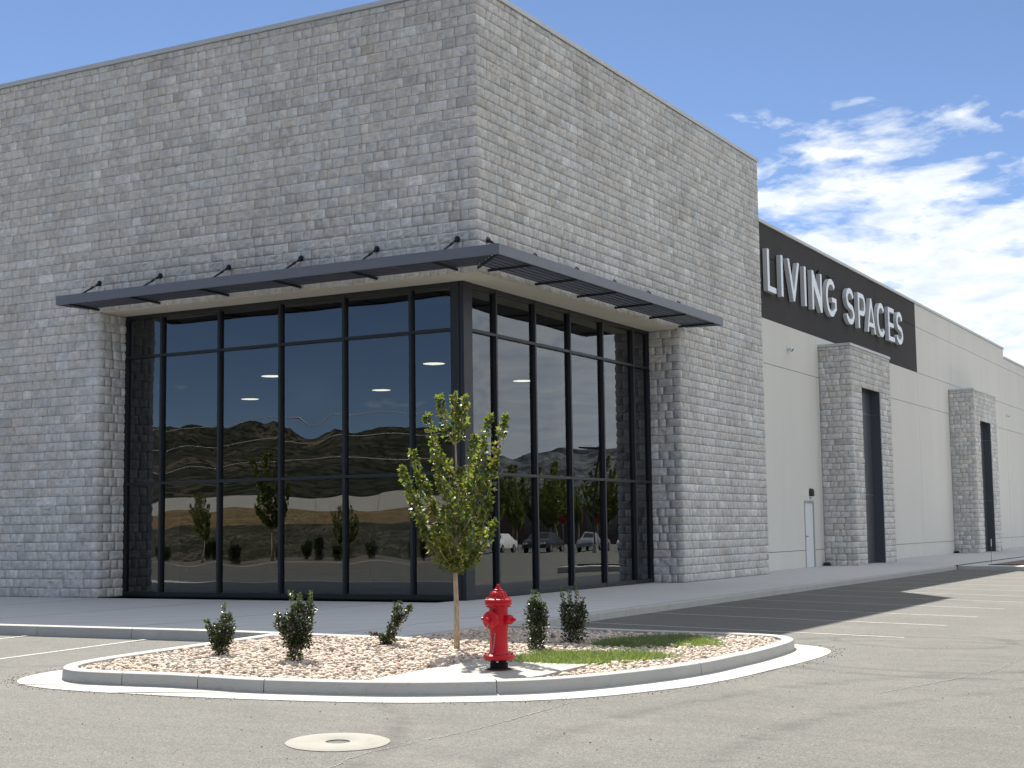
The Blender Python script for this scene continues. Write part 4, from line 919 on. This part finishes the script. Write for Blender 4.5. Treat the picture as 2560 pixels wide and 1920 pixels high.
def make_shrub(loc, stems, label, seed, dens=1., shoots=(), group='evergreen shrubs in the gravel island', name='evergreen_shrub'):
    """stems: (u0,d0,u1,d1,h,radius) leafy columns leaning from the base"""
    rg = np.random.default_rng(seed); e = empty(name, loc); e.scale = (1.1, 1.1, 1.06); tag(e, label, 'shrub', group); m = MB(); pts, dirs, tops, td = [], [], [], []
    for (u0_, d0_, u1_, d1_, h0, h1, r_) in stems:
        a = LATV*u0_+DEPV*d0_; b = LATV*u1_+DEPV*d1_; base = a+np.array((0, 0, h0)); top = b+np.array((0, 0, h1))
        m.tube([Vector((0, 0, -.03)) if h0 < .12 else Vector(LATV*u0_*.5+np.array((0, 0, h0*.4))), Vector(base*.5+top*.5), Vector(top)], [.009, .006, .002], 5); n = int(dens*8200*(h1-h0)*r_*2)+80
        for _ in range(n):
            t = rg.random(); sl = math.sin(math.pi*min(max(.12+.80*t, 0), 1))**.55; o_ = rg.normal(0, 1, 3); o_[2] *= .7; o_ /= np.linalg.norm(o_); q = base+(top-base)*t+o_*r_*sl*rg.random()**.45*(1+.25*math.sin(t*17+u1_*40))
            pts.append(q); dirs.append(o_+np.array((0, 0, .6)))
    for (u0_, u1_, h0, h1) in shoots:
        base = LATV*u0_+np.array((0, 0, h0)); top = LATV*u1_+np.array((0, 0, h1)); m.tube([Vector(base), Vector(top)], [.004, .0015], 4)
        for _ in range(int((h1-h0)*330)+10):
            t = rg.random(); o_ = rg.normal(0, 1, 3); o_[2] *= .4; o_ /= np.linalg.norm(o_); tops.append(base+(top-base)*t+o_*.014); td.append(o_*.8+np.array((0, 0, .9)))
    m.build('stem', 'bark', e); f = leaf_cloud('foliage', pts, dirs, .033, SPAL, 'shrub_leaf', rg, e, 'kite', .05)
    if tops: leaf_cloud('leaves', tops, td, .030, SNEW, 'shrub_leaf', rg, e, 'kite', 0.)
    return e
def sl(x, y): return (x, y, gz(x, y)+.075)
s_a = make_shrub(sl(2.11, -9.80), [(0, 0, .02, 0, .02, .28, .085), (.0, 0, .06, .02, .15, .46, .10), (-.03, .02, -.04, 0, .12, .36, .08), (.04, -.02, .10, .0, .14, .34, .07), (-.06, 0, -.14, 0, .08, .40, .028)], 'small dark shrub nearest the left end of the gravel island', 31, shoots=[(.03, .02, .42, .60), (.08, .09, .4, .5), (-.14, -.16, .3, .42)])
s_b = make_shrub(sl(3.31, -9.97), [(0, 0, .02, 0, .02, .26, .08), (.02, 0, .04, .02, .18, .60, .13), (.05, 0, .15, 0, .22, .62, .10), (-.04, .02, -.06, 0, .2, .5, .10), (-.08, 0, -.17, 0, .30, .52, .04), (.08, 0, .14, 0, .15, .35, .07)], 'largest shrub of the gravel island with tall pale shoots', 32, shoots=[(0., -.04, .55, .76), (.03, .06, .55, .72), (.16, .17, .55, .76), (-.1, -.21, .3, .42), (.08, .04, .58, .74)])
s_c = make_shrub(sl(3.36, -8.16), [(0, 0, .05, 0, .0, .22, .085), (.04, 0, .12, 0, .14, .36, .075), (.1, 0, .14, 0, .26, .52, .05), (.13, 0, .27, 0, .28, .47, .04), (-.02, 0, -.02, 0, .02, .14, .07), (.0, 0, -.2, 0, .12, .17, .02)], 'sparse leaning shrub between the tallest shrub and the tree', 33, dens=.8, shoots=[(-.1, -.24, .14, .18), (.1, .1, .4, .53), (.25, .28, .42, .5)])
s_d = make_shrub(sl(5.27, -7.81), [(0, 0, 0, 0, .0, .22, .115), (0, 0, .02, 0, .14, .50, .12), (-.03, 0, -.03, 0, .3, .56, .09), (.05, 0, .06, 0, .3, .54, .07)], 'narrow upright shrub just right of the red hydrant', 34, dens=1.1, shoots=[(-.02, -.03, .5, .70), (.03, .04, .5, .66), (-.05, -.06, .48, .62), (.0, .0, .5, .64)])
s_e = make_shrub(sl(5.23, -6.76), [(0, 0, 0, 0, .0, .26, .14), (0, 0, .02, 0, .2, .48, .14), (-.07, 0, -.09, 0, .25, .48, .07), (.08, 0, .11, 0, .22, .46, .07)], 'bushy upright shrub beside the shaded parking bay', 35, dens=1.1, shoots=[(-.08, -.13, .42, .68), (-.02, -.04, .45, .66), (.05, .05, .45, .74), (.1, .12, .42, .56)])
GPAL = [(.12, .18, .095), (.155, .21, .11), (.10, .155, .09), (.20, .235, .095), (.25, .26, .11)]
def grass(poly, n, label, seed):
    rg = np.random.default_rng(seed); P = np.array(poly); lo, hi = P.min(0), P.max(0); pts = []
    nt = 60; tx, ty = rg.uniform(lo[0], hi[0], nt*3), rg.uniform(lo[1], hi[1], nt*3); ok = inside(tx, ty, poly); tx, ty = tx[ok], ty[ok]; k = rg.integers(0, len(tx), n)
    px = tx[k]+rg.normal(0, .085, n); py = ty[k]+rg.normal(0, .085, n); z = np.array([gz(a, b) for a, b in zip(px, py)])+.10
    d = np.stack([px-tx[k], py-ty[k], np.full(n, .07)], 1); d /= np.linalg.norm(d, axis=1)[:, None]; d += rg.normal(0, .35, (n, 3)); d[:, 2] = np.abs(d[:, 2])*.6+.14
    o = leaf_cloud('grass', np.stack([px, py, z], 1), d, .095, GPAL, 'grass_blade', rg, None, 'blade', 0.); tag(o, label, 'grass', kind='stuff')
grass([(5.62, -9.0), (5.45, -8.55), (5.55, -8.15), (5.9, -7.95), (6.3, -7.62), (6.95, -7.7), (6.7, -8.2), (6.5, -8.65), (6.3, -9.0), (6.0, -9.05)], 19000, 'low green ground cover spreading in front of the upright shrubs', 41)
grass([(5.65, -7.0), (5.6, -6.5), (5.75, -5.7), (6.1, -5.2), (6.7, -5.7), (6.85, -6.2), (6.3, -6.6), (5.95, -7.0)], 17000, 'low green ground cover near the far tip of the island', 42)

# ------------------------------------------------------------------ surroundings that the glass mirrors
from mathutils import noise as mnoise
def ridge(name, az0, az1, rad, dep, hts, mat, seed, label, n=300, rows=44, rough=.30):
    vs = []
    for j in range(rows+1):
        t = j/rows
        for i in range(n+1):
            s = i/n; a = R(az0+(az1-az0)*s); r_ = rad+dep*t; x, y = r_*math.sin(a), r_*math.cos(a)
            q = Vector((x, y, seed*97.))*(1.9/dep); w_ = mnoise.fractal(q, .9, 2.1, 7); w2 = 1-2*abs(mnoise.fractal(q*2.2, .8, 2.1, 6)); e = math.sin(math.pi*min(max(s*6, 0), .5))*math.sin(math.pi*min(max((1-s)*6, 0), .5))
            vs.append((x, y, hts*(t**.85)*(1+.55*rough*w_+rough*.55*(w2-.5))*e-3))
    k = n+1; m = MB(); m.add(vs, [(j*k+i, j*k+i+1, (j+1)*k+i+1, (j+1)*k+i) for j in range(rows) for i in range(n)]); o = m.build(name, mat); tag(o, label, 'hill', kind='structure')
ridge('hill', 172, 262, 420, 900, 92, 'hill_scrub', 3, 'dark brown scrub covered hillside mirrored in the glass')
ridge('mountain', -6, 80, 3500, 2500, 330, 'mountain_rock', 5, 'distant mountain ridge mirrored in the glass')
# bank of dry grass carrying a pale wall
def bank(name, mat, prof, label):
    m = MB(); vs = []; k = len(prof)
    for x in np.linspace(-150, 60, 80):
        for y, z in prof: vs.append((x, y, z+.12*math.sin(x*.21+y)+.05*math.sin(x*.9+y*2)))
    m.add(vs, [(i*k+j, i*k+j+1, i*k+j+k+1, i*k+j+k) for i in range(79) for j in range(k-1)]); o = m.build(name, mat, smooth=True); tag(o, label, 'bank', kind='structure')
bank('planted_bank', 'bank_scrub', [(-50, -.5), (-52, .35), (-55, 1.2), (-58, 2.0)], 'dark scrubby foot of the bank mirrored in the glass')
bank('dry_bank', 'dry_grass', [(-58, 2.0), (-62, 2.5), (-67, 3.1), (-73, 3.4), (-120, 3.6)], 'bank of dry golden grass mirrored in the glass')
fw_ = empty('boundary_wall', (-45, -71, 3.0)); tag(fw_, 'long pale boundary wall on the dry bank, mirrored in the glass', 'wall')
for i in range(14):
    m = MB(); x = -60+i*6; m.box(x+.02, x+5.98, -.1, .1, 0, 1.5+.12*math.sin(i*.7)); m.build('wall_panel', 'fence_white', fw_)
m = MB(); m.box(-70, 8, -43.5, -38.5, -.33, -.16); o = m.build('planting_strip', 'concrete_kerb'); tag(o, 'kerbed planting strip across the lot, mirrored in the glass', 'kerb', kind='structure')
m = MB(); m.box(-69.8, 7.8, -43.3, -38.7, -.159, -.14); m.build('strip_bed', 'soil', o)
rs = random.Random(8)
ORD = 'first second third fourth fifth sixth seventh eighth ninth tenth eleventh twelfth thirteenth fourteenth fifteenth sixteenth seventeenth'.split()
for i in range(17):
    src = [s_a, s_b, s_d, s_e][i % 4]; c = copy_tree(src); c.location = (-53+i*1.85+rs.uniform(-.5, .5), -41+rs.uniform(-1.2, 1.2), -.14); s_ = rs.uniform(1.5, 2.3); c.scale = (s_*1.3, s_*1.3, s_); c.rotation_euler.z = rs.uniform(0, 6)
    tag(c, ORD[i]+' dark shrub from the left end of the row mirrored in the glass', 'shrub', 'shrubs mirrored in the left glass')
for i, (x, y, s_) in enumerate([(-42.5, -40, 1.25), (-38, -40.5, 1.95), (-33.5, -41.5, 1.0), (-50.5, -42, 1.5)]):
    c = copy_tree(tree); c.location = (x, y, -.15); c.scale = (s_, s_, s_); c.rotation_euler.z = i*1.3; tag(c, ['slender tree mirrored in the second glass bay from the left', 'tallest tree mirrored in the left-hand glass', 'smallest tree mirrored in the left-hand glass', 'tree farthest left among those mirrored in the glass'][i], 'tree', 'trees mirrored in the left glass')
# beyond the east lot
for i in range(13):
    c = copy_tree(tree); s_ = rs.uniform(1.7, 2.7); c.location = (29+i*2.3+rs.uniform(-.8, .8), 88+i*.5+rs.uniform(-7, 7), -.25); c.scale = (s_*1.25, s_*1.25, s_); c.rotation_euler.z = rs.uniform(0, 6); tag(c, ORD[i]+' tree from the left in the row mirrored in the right-hand glass', 'tree', 'trees mirrored in the right glass')
fb_ = empty('far_shop', (62, 122, -.25)); tag(fb_, 'low reddish building behind the trees mirrored in the right-hand glass', 'building')
m = MB(); m.box(-45, 45, 0, 14, 0, 4.6); m.build('wall', 'brick_far', fb_); m = MB(); m.box(-45.4, 45.4, -.4, 14.4, 4.6, 5.0); m.build('roof', 'roof_membrane', fb_)
for i in range(11): m = MB(); m.box(-40+i*7.4, -36+i*7.4, -.06, -.001, 1.0, 3.6); m.build('window', 'car_glass', fb_)
lp = empty('lamp_post', (25.5, 62, -.25)); tag(lp, 'tall dark parking lot lamp post mirrored in the right-hand glass', 'lamp post')
m = MB(); m.tube([(0, 0, 0), (0, 0, 6.8)], [.09, .06], 10); m.build('pole', 'dark_metal', lp); m = MB(); m.tube([(0, 0, .0), (0, 0, .6)], .28, 14); m.build('base', 'concrete_kerb', lp); m = MB(); m.add([(-.1, -.15, 6.7), (.95, -.15, 6.95), (.95, .15, 6.95), (-.1, .15, 6.7), (-.1, -.15, 6.85), (.95, -.15, 7.05), (.95, .15, 7.05), (-.1, .15, 6.85)], [(3, 2, 1, 0), (4, 5, 6, 7), (0, 1, 5, 4), (1, 2, 6, 5), (2, 3, 7, 6), (3, 0, 4, 7)]); m.build('lamp_head', 'dark_metal', lp, bevel=.02)
def stop_sign(x, y, label):
    e = empty('stop_sign', (x, y, -.25)); tag(e, label, 'sign', 'stop signs mirrored in the right glass'); m = MB(); m.tube([(0, 0, 0), (0, 0, 2.7)], .03, 8); m.build('post', 'steel', e)
    m = MB(); m.lathe([(.30, -.01), (.30, .01)], 8, (-.45, -.89, 0), (0, -.05, 2.4)); m.build('plate', 'sign_red', e)
stop_sign(33, 72, 'red stop sign mirrored in the second lower pane right of the corner'); stop_sign(29.5, 71.5, 'red stop sign mirrored in the third lower pane right of the corner')
def make_car(mat):
    e = empty('parked_car'); prof = [(-2.2, .35), (-2.25, .62), (-2.15, .88), (-1.55, .95), (-.95, 1.40), (.55, 1.44), (1.15, .98), (2.0, .86), (2.22, .62), (2.2, .35)]; m = MB(); n = len(prof); vs = []
    for sy, k_ in ((-1, .86), (-1, 1), (1, 1), (1, .86)):
        for (x, z) in prof: hw = .88 if z < 1. else .62; vs.append((x*(.99 if k_ < 1 else 1), sy*hw*k_ if False else sy*(hw-(0 if k_ == 1 else .05)), z-(0 if k_ == 1 else 0)))
    vs = [(x, sy*(.88 if z < 1 else .64), z) for sy in (-1, 1) for (x, z) in prof]
    m.add(vs, [tuple(range(n)), tuple(range(n, 2*n))[::-1]]+[(i, (i+1) % n, n+(i+1) % n, n+i) for i in range(n)]); m.build('body', mat, e, bevel=.05, smooth='auto')
    for sy in (-1, 1):
        m = MB(); m.add([(-1.3, sy*.80, 1.0), (.95, sy*.80, 1.0), (.5, sy*.675, 1.36), (-.85, sy*.675, 1.34)], [(0, 1, 2, 3)]); m.build('window', 'car_glass', e, fix=False)
        m = MB(); m.box(2.12, 2.24, sy*.66-.14, sy*.66+.14, .62, .74); m.build('headlight', 'white_paint', e)
        for x in (-1.35, 1.4):
            m = MB(); m.lathe([(.32, 0), (.33, .05), (.33, .16), (.31, .2)], 20, (0, sy, 0), (x, sy*.72, .33)); w_ = m.build('wheel', 'rubber', e, smooth='auto'); m = MB(); m.lathe([(.2, .205), (.17, .19)], 14, (0, sy, 0), (x, sy*.72, .33)); m.build('rim', 'steel', w_)
    m = MB(); m.add([(1.12, -.62, 1.01), (1.12, .62, 1.01), (.6, .56, 1.40), (.6, -.56, 1.40)], [(0, 1, 2, 3)]); m.build('windscreen', 'car_glass', e, fix=False); return e
for i, (mt, x, y, lab) in enumerate([('car_white', 27.5, 73, 'white car mirrored at the foot of the right-hand glass'), ('car_silver', 30.8, 72, 'silver car mirrored at the foot of the right-hand glass'), ('car_dark', 34.1, 71, 'dark car mirrored at the foot of the right-hand glass'), ('car_white', 37.4, 70, 'white car mirrored farthest along the parked row')]):
    c = make_car(mt); c.location = (x, y, -.25); c.rotation_euler.z = R(-100); tag(c, lab, 'car', 'cars mirrored in the right glass')
def wire(y, z, label):
    m = MB(); P = []
    for i in range(25): x = -140+i*9.; s_ = (i % 8)/8; P.append((x, y, z-1.4*math.sin(math.pi*s_)))
    m.tube([Vector(q) for q in P], .035, 4); o = m.build('power_line', 'steel'); tag(o, label, 'wire', 'power lines mirrored in the left glass')
for y, z, l_ in ((-86, 12.5, 'highest'), (-87, 10.6, 'middle'), (-86.5, 8.4, 'lowest')): wire(y, z, l_+' of the three power lines mirrored against the hillside')
SC.render.resolution_x, SC.render.resolution_y = 1024, 768
